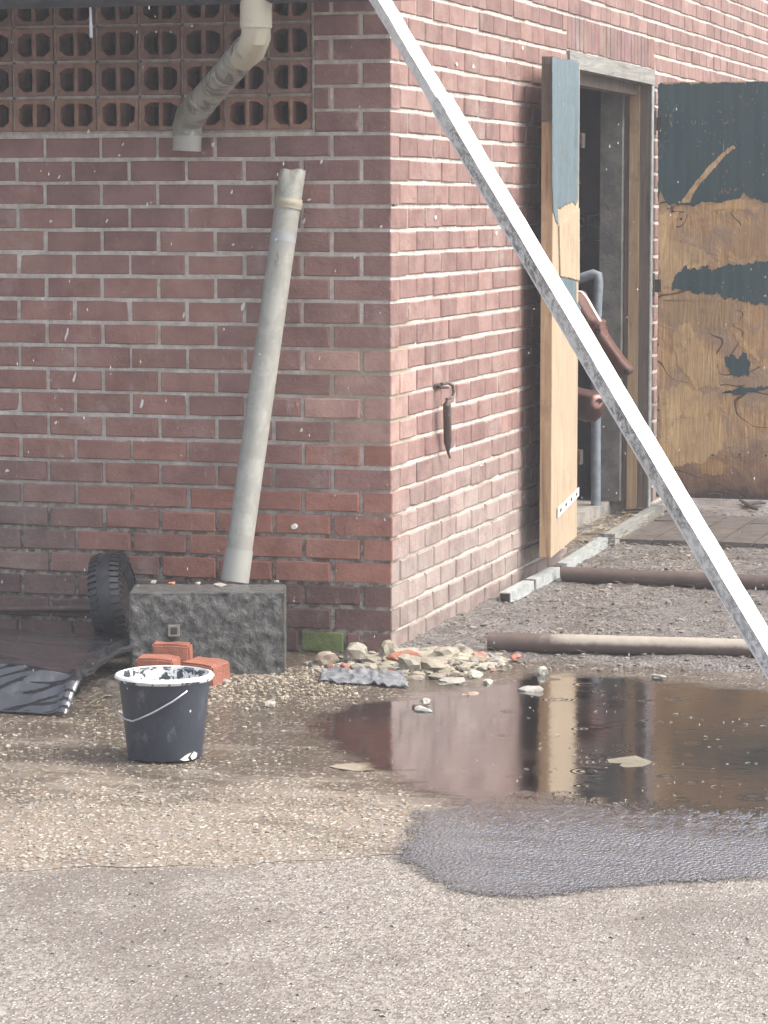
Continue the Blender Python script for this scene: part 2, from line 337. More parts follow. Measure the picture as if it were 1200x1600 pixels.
def mat_bucket():
    k = N('black_rubber_with_plaster'); x, y, z = k.xyz()[0:3]; t = k.attr()
    bw = k.n('RGBToBW'); k.set(bw.inputs[0], t)
    c = k.mix(k.noise(14, 5), (.018, .024, .038), (.038, .046, .064))
    c = k.mix(k.math('MULTIPLY', k.ramp(k.noise(16, 6, .72, k.scale((1, 1, .55))), .55, .72), .3), c, (.35, .37, .4))
    c = k.mix(k.ramp(k.noise(60, 3, .5, k.scale((1, 1, .6))), .745, .765), c, (.7, .7, .68))
    ins = k.math('MULTIPLY', k.ramp(k.noise(34, 4, .6, dist=.6), .46, .52), k.math('SUBTRACT', 1.0, bw.outputs[0]))
    c = k.mix(ins, c, (.72, .74, .72))
    return k.fin(c, .42, k.bump(k.noise(60, 4), .0012))
def mat_plastic():
    k = N('wet_black_polythene'); f = k.noise(8, 5, .6); k.b.inputs['IOR'].default_value = 1.85
    k.b.inputs['Coat Weight'].default_value = .6; k.b.inputs['Coat Roughness'].default_value = .05
    return k.fin(k.mix(f, (.010, .011, .014), (.02, .022, .026)), k.rampk(k.noise(12, 4), .3, .7, .10, .2), k.bump(k.noise(22, 4, .55, k.scale((1.6, .7, 1))), .004), spec=.6)
def mat_cow():
    k = N('red_brown_hide'); t = k.attr(); f = k.noise(60, 5, .7, k.scale((1, 1, 1)))
    c = k.mix(1.0, t, k.mix(f, (.75, .75, .75), (1.12, 1.1, 1.08)), 'MULTIPLY')
    return k.fin(c, .6, k.bump(k.noise(120, 4, .6), .002))
M = dict(
    brick=mat_brick(), mortar=mat_mortar(), ply=mat_ply(), agg=mat_aggregate(), apron=mat_apron(), gravel=mat_gravel(),
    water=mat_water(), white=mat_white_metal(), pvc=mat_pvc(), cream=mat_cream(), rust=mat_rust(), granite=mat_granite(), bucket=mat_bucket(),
    plastic=mat_plastic(), cow=mat_cow(),
    teal=mat_paint('teal_door_paint', (.034, .072, .082), (.055, .10, .108)),
    teal_lit=mat_paint('lit_teal_door_paint', (.10, .155, .18), (.16, .215, .235)),  # same door paint, light from the right put into a paler colour
    tan=mat_wood('bare_pale_wood', (.25, .175, .11), (.42, .33, .225), (.53, .445, .33), 'z'),
    tan_edge=mat_wood('sawn_wood_edge', (.20, .125, .07), (.43, .29, .17), (.55, .41, .26), 'z'),
    brownwood=mat_wood('old_brown_wood', (.07, .055, .045), (.15, .115, .095), (.22, .175, .145), 'z'),
    greywood=mat_wood('grey_weathered_wood', (.10, .10, .092), (.24, .24, .22), (.36, .36, .335), 'y'),
    paleveneer=mat_veneer(),
    terracotta=simple('terracotta', (.22, .135, .105), (.35, .22, .17), .8, 25, .004, tint=True),
    stone=mat_stone(),
    galv=simple('galvanised_steel', (.33, .355, .35), (.52, .55, .54), .42, 30, .001, metal=.15),
    darkmetal=simple('dark_iron', (.03, .025, .024), (.08, .06, .05), .6, 40, .001, metal=.3),
    rubber=simple('tyre_rubber', (.012, .014, .018), (.028, .03, .036), .42, 20, .001),
    slabs=simple('muddy_paving', (.075, .064, .057), (.15, .132, .12), .45, 16, .005),
    concrete=simple('old_concrete', (.20, .188, .168), (.36, .34, .31), .85, 14, .005),
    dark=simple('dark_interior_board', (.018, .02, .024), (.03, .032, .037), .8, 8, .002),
    chalk=simple('chalk', (.55, .56, .58), (.75, .76, .77), .9, 60, .0005),
    straw=simple('straw', (.6, .6, .6), (1, 1, 1), .8, 40, .001, tint=True),
    zinc=simple('dull_zinc', (.05, .06, .075), (.09, .10, .12), .5, 14, .001, metal=.3),
    rooftile=simple('roof_sheet', (.04, .04, .045), (.08, .078, .08), .8, 9, .004),
    whiteplain=simple('white_plaster', (.66, .66, .63), (.78, .78, .76), .7, 40, .001),
    bluepaint=simple('grey_blue_pipe_paint', (.15, .18, .21), (.22, .255, .285), .5, 30, .001),
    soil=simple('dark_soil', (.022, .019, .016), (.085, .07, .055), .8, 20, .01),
    horn=simple('dark_eye', (.008, .006, .006), (.012, .01, .01), .1, 10, 0),
)

# ------------------------------------------------------------------ setting
def grid(name, x0, x1, y0, y1, nx, ny, zf, mat, parent=None, kind=None, mask=None, smooth=True):
    b = MB(); vs = []
    for j in range(ny+1):
        for i in range(nx+1):
            x = x0+(x1-x0)*i/nx; y = y0+(y1-y0)*j/ny; vs.append((x, y, zf(x, y)))
    fs = []
    for j in range(ny):
        for i in range(nx):
            x = x0+(x1-x0)*(i+.5)/nx; y = y0+(y1-y0)*(j+.5)/ny
            if mask and not mask(x, y): continue
            q = j*(nx+1)+i; fs.append([q, q+1, q+nx+2, q+nx+1])
    b.add(vs, fs); return b.build(name, mat, parent, kind, smooth=smooth)
def fbm(x, y, s, o=0): return noise.fractal(Vector((x*s+o, y*s, o*1.7)), 1.0, 2.0, 4)

b = MB(); b.add([(-150,-150,-.012),(150,-150,-.012),(150,150,-.012),(-150,150,-.012)], [[0,1,2,3]]); b.build('ground', M['gravel'], kind='structure')
# yard of exposed aggregate and, in front of a pour line, an apron of finer concrete
def seam(x): return -3.25 + (x-.06)*.50 + .02*math.sin(x*9) + .012*math.sin(x*31+1)
b = MB(); xs = [-7+i*.05 for i in range(281)]
b.add([(x, seam(x), 0) for x in xs]+[(x, 9, 0) for x in xs], [[i, i+1, len(xs)+i+1, len(xs)+i] for i in range(len(xs)-1)])
b.build('yard_paving', M['agg'], kind='structure')
b = MB(); xs = [-7+i*.02 for i in range(701)]; n = len(xs)
ed = [(x, seam(x)+.006*noise.noise(Vector((x*40, 0, 0)))) for x in xs]
b.add([(x, y, .004) for x, y in ed]+[(x, -14, .004) for x in xs]+[(x, y+.004, -.004) for x, y in ed],
      [[i+1, i, n+i, n+i+1] for i in range(n-1)]+[[i, i+1, 2*n+i+1, 2*n+i] for i in range(n-1)])
b.build('concrete_apron', M['apron'], kind='structure')

# puddle
pud = [(600,1345),(622,1318),(640,1285),(650,1262),(600,1238),(520,1200),(450,1160),(450,1118),(560,1094),(690,1078),(760,1062),(820,1052),(900,1050),(1000,1058),(1100,1066),(1200,1076),(1300,1086)]
front = [(1300,1372),(1200,1380),(1120,1384),(1050,1388),(980,1392),(900,1402),(850,1410),(800,1413),(750,1408),(700,1399),(670,1384),(650,1370),(620,1352)]
poly = [PZ(u, v, 0) for u, v in pud+front]
out = []; soft = []; front_pts = []
for i, p in enumerate(poly):
    q = poly[(i+1) % len(poly)]; k = max(1, int((q-p).length/.006))
    for j in range(k):
        c = p+(q-p)*(j/k); s_ = .022*noise.noise(c*14)+.014*noise.noise(c*45)+.006*noise.noise(c*160)
        out.append((c.x+s_, c.y+s_*1.3)); 
        if 3 <= i < len(pud): soft.append(Vector((c.x+s_, c.y+s_*1.3)))
        if (i > len(pud) or i < 2) and j % 3 == 0: front_pts.append(Vector((c.x+s_, c.y+s_*1.3)))
bm = bmesh.new(); f_ = bm.faces.new([bm.verts.new((x, y, .0085)) for x, y in out]); bmesh.ops.triangulate(bm, faces=[f_])
for _ in range(3):
    bmesh.ops.subdivide_edges(bm, edges=[e for e in bm.edges if e.calc_length() > .07], cuts=1); bmesh.ops.triangulate(bm, faces=bm.faces[:])
b = MB(); bm.verts.index_update(); b.add([v.co[:] for v in bm.verts], [[v.index for v in f.verts] for f in bm.faces])
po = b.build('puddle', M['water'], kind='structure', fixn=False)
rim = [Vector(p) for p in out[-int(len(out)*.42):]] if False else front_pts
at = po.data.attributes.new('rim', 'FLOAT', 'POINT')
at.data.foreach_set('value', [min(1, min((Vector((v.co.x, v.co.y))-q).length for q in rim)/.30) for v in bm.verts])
at = po.data.attributes.new('depth', 'FLOAT', 'POINT')
at.data.foreach_set('value', [min(1, min((Vector((v.co.x, v.co.y))-q).length for q in soft)/.38) for v in bm.verts]); bm.free()

# dark gravelly dirt beside the gable, banked a little against the wall
def gz(x, y):
    edge = min(1, max(0, (y-(-.08+.05*noise.noise(Vector((x*6, 0, 3)))))/.16)); edge = edge*edge*(3-2*edge)
    return -.02+edge*(.030+.012*fbm(x, y, 2.2)+.007*fbm(x, y, 9, 4)+.004*fbm(x, y, 26, 9)+.02*max(0, 1-x/.12)*.6)
grid('gravel_bed', -.2, 3.2, -.3, 9, 190, 420, gz, M['gravel'], kind='structure')
sb = bpy.data.objects.new('paved_strip', None); COL.objects.link(sb); sb['kind'] = 'structure'; sb.location = (.2, 3.2, 0); sb.matrix_world = Matrix.Translation((.2, 3.2, 0))
for k in range(8):
    x0 = .083+.147*k
    for (y0, y1) in ((3.22, 3.98), (4.0, 4.3)):
        s_ = .004*R.random()
        MB().box((x0+.004, y0+R.uniform(0, .01), -.02), (x0+.143, y1, .034+s_), jit=.0015).build('paving_slab', M['slabs'] if 'slabs' in M else M['concrete'], sb)

# ------------------------------------------------------------------ barn
barn = empty('barn', (0, 0, 0), 'red brick barn corner with clay vent blocks, a broken downpipe and an open double door', 'barn')
h, L = .078, .20304; J = .0132
WL = MB()   # left (eaves) wall core
WL.box((-2.6, .004, -.1), (-.004, .2, 1.724)); WL.box((-.268, .004, 1.7241), (-.004, .2, 2.2)); WL.box((-2.6, .006, 2.2001), (-.004, .2, 2.52))
wall_l = WL.build('wall', M['mortar'], barn, label='eaves wall of red stretcher bond brick with pale mortar')
WR = MB()
WR.box((-.2, .2, -.1), (-.004, 2.55, 2.115)); WR.box((-.2, 4.27, -.1), (-.004, 9, 2.115)); WR.box((-.2, .2, 2.115), (-.004, 9, 2.2))
WR.add([(-.004, .2001, 2.2), (-.004, 9, 2.2), (-.004, 9, 3.34), (-.004, 4.4, 5.39), (-.004, .2001, 2.72), (-.2, .2001, 2.2), (-.2, 9, 2.2), (-.2, 9, 3.34), (-.2, 4.4, 5.39), (-.2, .2001, 2.72)],
       [[0,1,2,3,4],[9,8,7,6,5],[0,4,9,5],[4,3,8,9],[3,2,7,8],[2,1,6,7]])
wall_r = WR.build('wall', M['mortar'], barn, label='gable wall of red brick with the doorway in it')
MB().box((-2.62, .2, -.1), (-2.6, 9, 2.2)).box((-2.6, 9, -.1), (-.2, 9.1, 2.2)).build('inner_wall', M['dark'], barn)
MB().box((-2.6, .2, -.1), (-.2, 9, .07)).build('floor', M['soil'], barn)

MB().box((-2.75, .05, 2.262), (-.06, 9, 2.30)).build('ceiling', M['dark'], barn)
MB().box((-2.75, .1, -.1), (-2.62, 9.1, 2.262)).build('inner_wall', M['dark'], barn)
def tint(side, r, s, y=0):
    """clay colour of a brick: row r from the top course, s = distance from the corner in bricks"""
    rr = R.random()
    purple = (.245, .145, .13); mid = (.335, .182, .148); red = (.36, .155, .108); brown = (.135, .085, .078); grey = (.24, .18, .165)
    def mixc(a, c, t): return tuple(p+(q-p)*t for p, q in zip(a, c))
    if side == 'L':
        t = min(1, max(0, (r+2)/9)); c = mixc(purple, mid, min(1, max(0, t+R.uniform(-.25, .25))))
        if s < 3 and r < 14: c = mixc(c, purple, .55)
        if r >= 13 and 1.2 > 0:
            if 13 <= r <= 19: c = mixc(c, red, R.uniform(.15, .5) if s > 3.6 else R.uniform(.55, 1))
            if r >= 14 and s > 5: c = mixc(c, grey, R.uniform(.35, .8))
            if r >= 15 and s > 6: c = mixc(c, grey, .5)
            if r >= 19: c = mixc(c, brown, R.uniform(.6, .95))
        if 8 < r < 13 and s < 2: c = (.44, .27, .225) if (s < 1.2) else c
        if r in (14,) and s < 1.6: c = mixc(c, purple, .7)
        if 12 < r < 15 and 1.0 < s < 4: c = mixc(c, purple, .6)
        if s > 4 and 6 < r < 14: c = mixc(c, (.32, .17, .14), R.uniform(.2, .6))
    else:
        c = mixc((.27, .165, .142), (.335, .215, .185), R.random())
        if rr < .2: c = mixc(c, purple, .7)
        if 8 < r < 13 and s < .8: c = (.46, .31, .265)
        if r > 13: c = mixc(c, (.37, .31, .28), min(.9, (r-12)/6*R.uniform(.7, 1)))
        if r > 19: c = mixc(c, (.24, .195, .17), .6)
    k = R.uniform(.86, 1.12)
    return tuple(max(.02, q*k) for q in c)
def brick_mesh(axis, a0, a1, z0, z1, proud, col, depth=.05, a0cap=None):
    """one brick; axis 'x' = on the eaves wall (faces -y), 'y' = on the gable (faces +x). chamfered, uneven face"""
    ch = R.uniform(.0022, .0045); j = .0018
    a0 += R.uniform(-j, j); a1 += R.uniform(-j, j); z0 += R.uniform(-j, j); z1 += R.uniform(-j, j)
    pr = proud+R.uniform(-.0012, .0022)
    am = (a0+a1)/2+R.uniform(-.02, .02)
    tilt = R.uniform(-.0012, .0012)
    ring0 = [(a0, z0), (am, z0+R.uniform(-j, j)), (a1, z0), (a1, z1), (am, z1+R.uniform(-j, j)), (a0, z1)]
    cx, cz = (a0+a1)/2, (z0+z1)/2
    def inn(p): return (p[0]+(ch if p[0] < cx-.01 else -ch if p[0] > cx+.03 or p[0] > a1-.001 else 0), p[1]+(ch if p[1] < cz else -ch))
    ring1 = [inn(p) for p in ring0]; back = [0]*6; chip = R.random()
    if chip < (.12 if z0 > .8 else .38):                                   # a knocked-off corner
        q = R.choice([0, 2, 3, 5]); cz_ = R.uniform(.002, .005 if z0 > .8 else .008); sx = 1 if q in (0, 5) else -1; szz = 1 if q in (0, 2) else -1
        ring1[q] = (ring1[q][0]+sx*cz_*1.8, ring1[q][1]+szz*cz_*.8); back[q] = cz_*.8
    vs = [(p[0], p[1], -depth) for p in ring0]+[(p[0], p[1], pr-ch-bk_) for p, bk_ in zip(ring0, back)]+[(p[0], p[1], pr+(tilt if p[0] > cx else -tilt)) for p in ring1]
    fs = []
    for q in (0, 6):
        fs += [[q+i, q+(i+1) % 6, q+6+(i+1) % 6, q+6+i] for i in range(6)]
    fs += [[12, 13, 16, 17], [13, 14, 15, 16], [5, 4, 3, 2, 1, 0]]
    if axis == 'x': vs = [(p[0], -p[2], p[1]) for p in vs]
    else: vs = [(p[2], p[0], p[1]) for p in vs]
    b = MB(); b.add(vs, fs, col); return b
def corner_mesh(x0, y1, z0, z1, proud, col, pc):   # col on the eaves side, pc on the gable side
    b = MB(); ch = .003; j = .002
    z0 += R.uniform(-j, j); z1 += R.uniform(-j, j); p = proud
    ox, oy = R.uniform(-.001, .0015), R.uniform(-.001, .0015)
    prof = [(x0, .05), (x0, -p+oy+ch), (x0+ch, -p+oy), (p+ox-ch, -p+oy), (p+ox, -p+oy+ch), (p+ox, y1-ch), (p+ox-ch, y1), (-.05, y1), (-.05, .05)]
    n = len(prof); vs = [(q[0], q[1], z) for z in (z0, z1) for q in prof]
    # chamfer the long arrises a touch
    b.add(vs, [[i, (i+1) % n, n+(i+1) % n, n+i] for i in range(n)]+[list(range(n))[::-1], [n+i for i in range(n)]], col)
    for i in (4, 5, 6): b.c[i] = pc
    return b
bricks = []   # (size key, builder, parent)
for r in range(-6, 23):
    z1 = (22-r)*h-J/2; z0 = (22-r-1)*h+J/2
    if z1 > 2.2: continue
    even = r % 2 == 0
    prd = .0005 if r < 8 else (.0025 if r < 13 else .006)
    # corner brick
    lx = L if even else L/2; ry = L/2 if even else L
    ct = tint('L', r, .5); cr = tint('R', r, .3)
    pb = (.0045 if r in (15, 16, 17) else 0)
    bricks.append((1e9, corner_mesh(-lx+J/2, ry-J/2, z0, z1, .0005+pb, ct, cr), wall_l))
    x = lx; i = 0
    while x < 2.5:
        if r < 0 and x > .26: break
        x2 = x+L
        if r < 0: x2 = min(x2, .268)
        col = tint('L', r, x/L+.5)
        if r == 21 and i == 0:
            bricks.append((1e8, brick_mesh('x', -.158+J/2, -lx-J/2, z0, z1, prd, tint('L', r, 1)), wall_l)); x = .158; x2 = .318; col = (.175, .235, .075)
        if r == 22 and x > .1 and x < .5: col = (.13, .12, .07)
        dep = .05
        u = 600+FPX*((Vector((-x, 0, z0))-CAM).dot(AX_R))/((Vector((-x, 0, z0))-CAM).dot(AX_F))
        if x2-x > .03: bricks.append((1e6-i if u > -20 else -1, brick_mesh('x', -x2+J/2, -x-J/2, z0, z1, prd, col), wall_l))
        x = x2; i += 1
for r in range(-40, 23):
    z1 = (22-r)*h-J/2; z0 = (22-r-1)*h+J/2
    even = r % 2 == 0; prd = .0008 if r < 15 else .003
    y = (L/2 if even else L) if r >= -6 else None
    if y is None:
        y0 = max(0, (z1-2.2)/.6376-.64); k = math.ceil((y0-(L/2 if even else 0))/L); y = k*L+(L/2 if even else 0)
        if y0 <= 0 and even: y = 0
    ymax = 8.6 if r >= -6 else min(8.6, 4.4+(5.40-z1)/.445)
    while y < ymax:
        y2 = min(y+(L if y > 0 or not even or r >= -6 else L/2), ymax); segs = [(y, y2)]
        if z0 < 2.11: lo, hi = 2.552, 4.268
        elif z0 < 2.26: lo, hi = 2.52, 4.30
        else: lo = hi = None
        if lo is not None:
            segs = []
            if y < lo: segs.append((y, min(y2, lo+.006)))
            if y2 > hi: segs.append((max(y, hi-.006), y2))
        for (p, q) in segs:
            if q-p < .035: continue
            bricks.append((1000-p*100-abs(r-8), brick_mesh('y', p+J/2*.9, q-J/2*.9, z0, z1, prd, tint('R', r, p/L)), wall_r))
        y = y2
# soldier course over the door
yy = 2.522
while yy < 4.29:
    bricks.append((400-yy, brick_mesh('y', yy+.006, yy+.069, 2.122, 2.256, .001, tuple(q*R.uniform(.85, 1.05) for q in (.27, .165, .148))), wall_r)); yy += .075
bricks.sort(key=lambda t: -t[0])
for kx, mb, par in bricks[:300]: mb.build('brick', M['brick'], par)
for par in (wall_l, wall_r):
    big = MB()
    for kx, mb, p in bricks[300:]:
        if p is par:
            n0 = len(big.v); big.v += mb.v; big.f += [[i+n0 for i in f] for f in mb.f]; big.c += mb.c
    if big.f: big.build('brick_courses', M['brick'], par, kind='stuff')

# clay vent blocks
def vent(x0, x1, z0, z1, col):
    b = MB(); D = .1; mid = (x0+x1)/2; g = .0035
    def j(): return R.uniform(-.0015, .0015)
    for (a0, a1, m0, m1) in ((x0, mid, x0+.012, mid-.007), (mid, x1, mid+.007, x1-.012)):
        zl, zh = z0+.014, z1-.015
        o = [(a0,z0),((a0+a1)/2,z0),(a1,z0),(a1,(z0+z1)/2),(a1,z1),((a0+a1)/2,z1),(a0,z1),(a0,(z0+z1)/2)]
        left = a0 == x0
        cw = (m1-m0)*.42
        if left: q = [(m0, zl+.018), (m0+cw, zl), (m1, zl), (m1, (zl+zh)/2), (m1, zh), (m0+cw, zh), (m0, zh-.014), (m0, (zl+zh)/2)]
        else: q = [(m0, zl), (m1-cw, zl), (m1, zl+.018), (m1, (zl+zh)/2), (m1, zh-.014), (m1-cw, zh), (m0, zh), (m0, (zl+zh)/2)]
        q = [(p+j(), s+j()) for p, s in q]
        vs = [(p, .001, s) for p, s in o]+[(p, .004, s) for p, s in q]+[(p+(.004 if p < (m0+m1)/2 else -.004)*0, D, s) for p, s in q]
        fs = [[i, (i+1) % 8, 8+(i+1) % 8, 8+i] for i in range(8)]+[[8+i, 8+(i+1) % 8, 16+(i+1) % 8, 16+i] for i in range(8)]
        b.add(vs, fs, col)
    b.add([(x0,.001,z0),(x1,.001,z0),(x1,.001,z1),(x0,.001,z1),(x0,D,z0),(x1,D,z0),(x1,D,z1),(x0,D,z1)], [[0,1,5,4],[1,2,6,5],[2,3,7,6],[3,0,4,7]], col)
    return b
VM = MB()
for ri in range(4):
    z0 = 1.732+ri*.1175
    VM.box((-2.6, .012, z0-.009), (-.27, .1, z0+.001))
    for ci in range(12):
        x1 = -.275-ci*.1515
        k = R.uniform(.8, 1.1)
        c = (k*(1.05 if ri == 0 else .82), k*(.95 if ri == 0 else .8), k*(.9 if ri == 0 else .85))
        vent(x1-.141, x1, z0+.002, z0+.1075, c).build('vent_block', M['terracotta'], wall_l)
for ci in range(14):
    x1 = -.275-ci*.1515; VM.box((x1, .012, 1.735), (x1+.0105-.0005, .1, 2.2))
VM.build('vent_mortar', M['mortar'], wall_l)
# white bird-lime and plaster splashes
sp = MB()
marks = [(139,206,5,8),(193,226,4,7),(187,243,4,5),(93,277,5,8),(106,286,5,5),(149,268,3,3),(231,320,4,8),(80,346,6,6),(168,345,4,8),(334,225,6,10),(503,252,4,9),
         (105,522,5,24),(117,590,5,20),(222,632,5,18),(188,702,4,14),(472,672,5,8),(380,480,6,14),(365,382,5,5),(363,300,4,9),(476,345,3,14),(484,312,8,4),(288,492,4,10),(596,354,4,5),(88,660,4,6),(12,735,8,8),(225,690,3,5),(290,616,4,6),(500,560,2,8)]
for u, v, du, dv in marks:
    c = PY(u, v, 0); su, sv = du/950, dv/950; ps = []
    for k in range(9):
        q = 6.283*k/9; rr = R.uniform(.55, 1.1); ps.append((c.x+math.cos(q)*su*rr+math.sin(q)*sv*.25, -.0045, c.z+math.sin(q)*sv*rr))
    sp.plate(ps, (0, -1, 0), .0012, step=1)
for u, v, du, dv in [(712,100,2,7),(738,104,2,7),(815,75,2,8),(679,340,2,9),(774,364,2,8),(750,727,3,3)]:
    c = PX(u, v, 0); ps = []
    for k in range(7):
        q = 6.283*k/7; rr = R.uniform(.6, 1.1); ps.append((.0035, c.y+math.cos(q)*du/130*rr, c.z+math.sin(q)*dv/900*rr))
    sp.plate(ps, (1, 0, 0), .0012, step=1)
sp.build('splash_marks', M['whiteplain'], wall_l, kind='stuff')
# bolt stub and foundation ledge pipe
bp = PY(462, 822, 0)
MB().tube([(bp.x, .01, bp.z), (bp.x, -.022, bp.z)], .009, 10).build('anchor_bolt', M['whiteplain'], wall_l)
MB().tube([PX(614.5, 321, .004), PX(614.5, 321, .012)], .005, 8).build('nail', M['darkmetal'], wall_r)

# roof, gutter
b = MB()
GY = -.70; gx = PY(644, 8, GY).x
ys, z_e, sl_ = -.65, 2.20, .7
b.add([(-3, ys, z_e), (.12, ys, z_e), (.12, 4.4, z_e+4.6*sl_), (-3, 4.4, z_e+4.6*sl_), (-3, ys, z_e+.1), (.12, ys, z_e+.1), (.12, 4.4, z_e+4.6*sl_+.1), (-3, 4.4, z_e+4.6*sl_+.1)],
      [[3,2,1,0],[4,5,6,7],[0,1,5,4],[1,2,6,5],[2,3,7,6],[3,0,4,7]])
b.add([(-3, 4.41, z_e+4.6*sl_), (.12, 4.41, z_e+4.6*sl_), (.12, 9.4, z_e+1.0), (-3, 9.4, z_e+1.0), (-3, 4.41, z_e+4.7*sl_+.1), (.12, 4.41, z_e+4.7*sl_+.1), (.12, 9.4, z_e+1.1), (-3, 9.4, z_e+1.1)],
      [[3,2,1,0],[4,5,6,7],[0,1,5,4],[1,2,6,5],[2,3,7,6],[3,0,4,7]])
roof = b.build('roof', M['rooftile'], barn)
b = MB(); gz_ = PY(300, 8, GY).z+.062
def gp(r, k, dz=0): q = math.pi+math.pi*k/12; return (GY+r*math.cos(q), gz_+dz+r*math.sin(q))
vs = [(x, *gp(.062, k)) for x in (-3, gx) for k in range(13)]+[(x, *gp(.057, k, .001)) for x in (-3, gx) for k in range(13)]; n = 13
b.add(vs, [[i, i+1, n+i+1, n+i] for i in range(n-1)]+[[2*n+i+1, 2*n+i, 3*n+i, 3*n+i+1] for i in range(n-1)]+[[i, i+1, 2*n+i+1, 2*n+i] for i in range(n-1)]+[[n+i+1, n+i, 3*n+i, 3*n+i+1] for i in range(n-1)])
b.smooth = True
gut = b.build('gutter', M['zinc'], barn)
b = MB(); b.add([(gx+.0005, *gp(.0625, k)) for k in range(13)]+[(gx+.0045, *gp(.0625, k)) for k in range(13)],
      [list(range(13)), list(range(13, 26))[::-1]]+[[i, (i+1) % 13, 13+(i+1) % 13, 13+i] for i in range(13)]); b.build('end_cap', M['zinc'], gut)
MB().box((-3, -.63, 2.13), (.118, -.605, 2.30)).build('fascia', M['brownwood'], barn)
MB().box((-3, -.605, 2.225), (-.0, -.001, 2.24)).build('soffit', M['brownwood'], barn)

# cut-off downpipe hanging from the gutter
yA = GY; yB = -.075
p0, p1, p2, p3 = PY(401, -12, yA), PY(400, 62, yA), PY(294, 184, yB), PY(292, 236, yB)
down = bpy.data.objects.new('downpipe', None); COL.objects.link(down); down.parent = barn; down.location = p0
down.matrix_world = Matrix.Translation(p0); down['label'] = 'grey stained downpipe elbow cut off short under the gutter'
MB().tube([p0, PY(400, 12, yA), PY(400, 44, yA)], .049, 24).build('socket', M['cream'], down)
b = MB(); b.tube([PY(400, 40, yA), p1+Vector((0, 0, .01)), p1+(p2-p1)*.07-Vector((0, 0, .012)), p1+(p2-p1)*.2], .0455, 24); b.build('elbow', M['cream'], down)
b = MB(); b.tube([p1+(p2-p1)*.12, p1+(p2-p1)*.5, p1+(p2-p1)*.93], .0462, 24, col=(.1, .1, .1)); b.build('pipe', M['pvc'], down)
b = MB(); b.tube([p1+(p2-p1)*.8, p1+(p2-p1)*.97, p2+(p3-p2)*.25-Vector((.002, 0, 0)), p2+(p3-p2)*.55], .0482, 24, col=(.35, .35, .35)); b.build('elbow', M['pvc'], down)
b = MB(); b.tube([p2+(p3-p2)*.5, p3], .0470, 24, cap=False); b.tube([p3, p2+(p3-p2)*.5], .0440, 24, cap=False); b.build('outlet', M['pvc'], down)

# door frame
fr = bpy.data.objects.new('door_frame', None); COL.objects.link(fr); fr.parent = barn
MB().box((-.16, 2.524, 2.046), (.012, 4.287, 2.1135), jit=.001).build('header', M['greywood'], fr)
MB().box((-.12, 2.60, 1.995), (-.055, 4.235, 2.044)).build('header_rail', M['brownwood'], fr)
MB().box((-.16, 2.553, .04), (.0, 2.60, 2.046)).build('jamb', M['brownwood'], fr)
MB().box((-.045, 4.232, .06), (.006, 4.264, 2.046)).build('jamb', M['brownwood'], fr)
MB().box((-.092, 4.224, .06), (-.047, 4.266, 2.045), jit=.002).build('jamb_edge', M['tan_edge'], fr)
MB().box((-.116, 4.236, .06), (-.094, 4.266, 2.045)).build('jamb', M['brownwood'], fr)
MB().box((.0065, 4.230, .06), (.012, 4.275, 2.04)).build('edge_strip', M['galv'], fr)
MB().box((-.6, 2.6, -.02), (-.172, 4.262, .098), jit=.004).build('sill', M['concrete'], fr)
# ---- right door leaf, standing open square to the wall
YD = 4.33
def dpoly(pts, y=YD): return [PY(u, v, y) for u, v in pts]
dr = bpy.data.objects.new('door', None); COL.objects.link(dr); dr.parent = barn; dr['label'] = 'right door leaf swung wide open, dark paint peeled off to bare brown plywood'
x0d, x1d = PY(1027.5, 500, YD).x, .80
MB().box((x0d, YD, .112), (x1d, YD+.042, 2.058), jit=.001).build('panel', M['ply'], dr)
nf = (0, -1, 0)
def tz(pts): return pts
up = [(1028,130.5),(1258,128),(1258,333),(1230,326),(1200,319),(1187,312),(1172,309),(1163,300),(1157,308),(1141,312),(1120,317.5),(1097,315.5),(1082,322),(1062,317),(1045,319),(1037,312),(1032,297),(1028,321)]
MB().plate(dpoly(up), nf, .0018, step=.006, jit=.001, grain=.008).build('paint_layer', M['teal'], dr)
midp = [(1049,452),(1056,428),(1063,424),(1071,415),(1078,420),(1084,417),(1093,421),(1105,415),(1112,426),(1131,415),(1159,413),(1200,407),(1258,401),(1258,480),(1200,476),(1169,473),(1150,467),(1129,465.5),(1120,458),(1101,458),(1090,460),(1075,454)]
MB().plate(dpoly(midp), nf, .0018, step=.006, jit=.002, grain=.014).build('paint_layer', M['teal'], dr)
MB().plate(dpoly([(1131,561),(1137,554),(1150,557),(1165,555.6),(1172,565),(1170.6,584),(1161,591),(1144,584),(1135,576)]), nf, .0018, step=.006, jit=.002, grain=.022).build('paint_layer', M['teal'], dr)
MB().plate(dpoly([(1127,612),(1146,608),(1155.6,602),(1174,606),(1200,603.5),(1258,600),(1258,608),(1200,610),(1178,613),(1154,617.5)]), nf, .0018, step=.006, jit=.002, grain=.010).build('paint_layer', M['teal'], dr)
scr = [(1063,317),(1083,290),(1107,260),(1127,240),(1145,227),(1149,230),(1133,242),(1117,263),(1097,283),(1083,303),(1077,317)]
MB().plate(dpoly(scr, YD-.0019), nf, .0006, step=.006, jit=.001, grain=.006).build('bare_scrape', M['paleveneer'], dr)
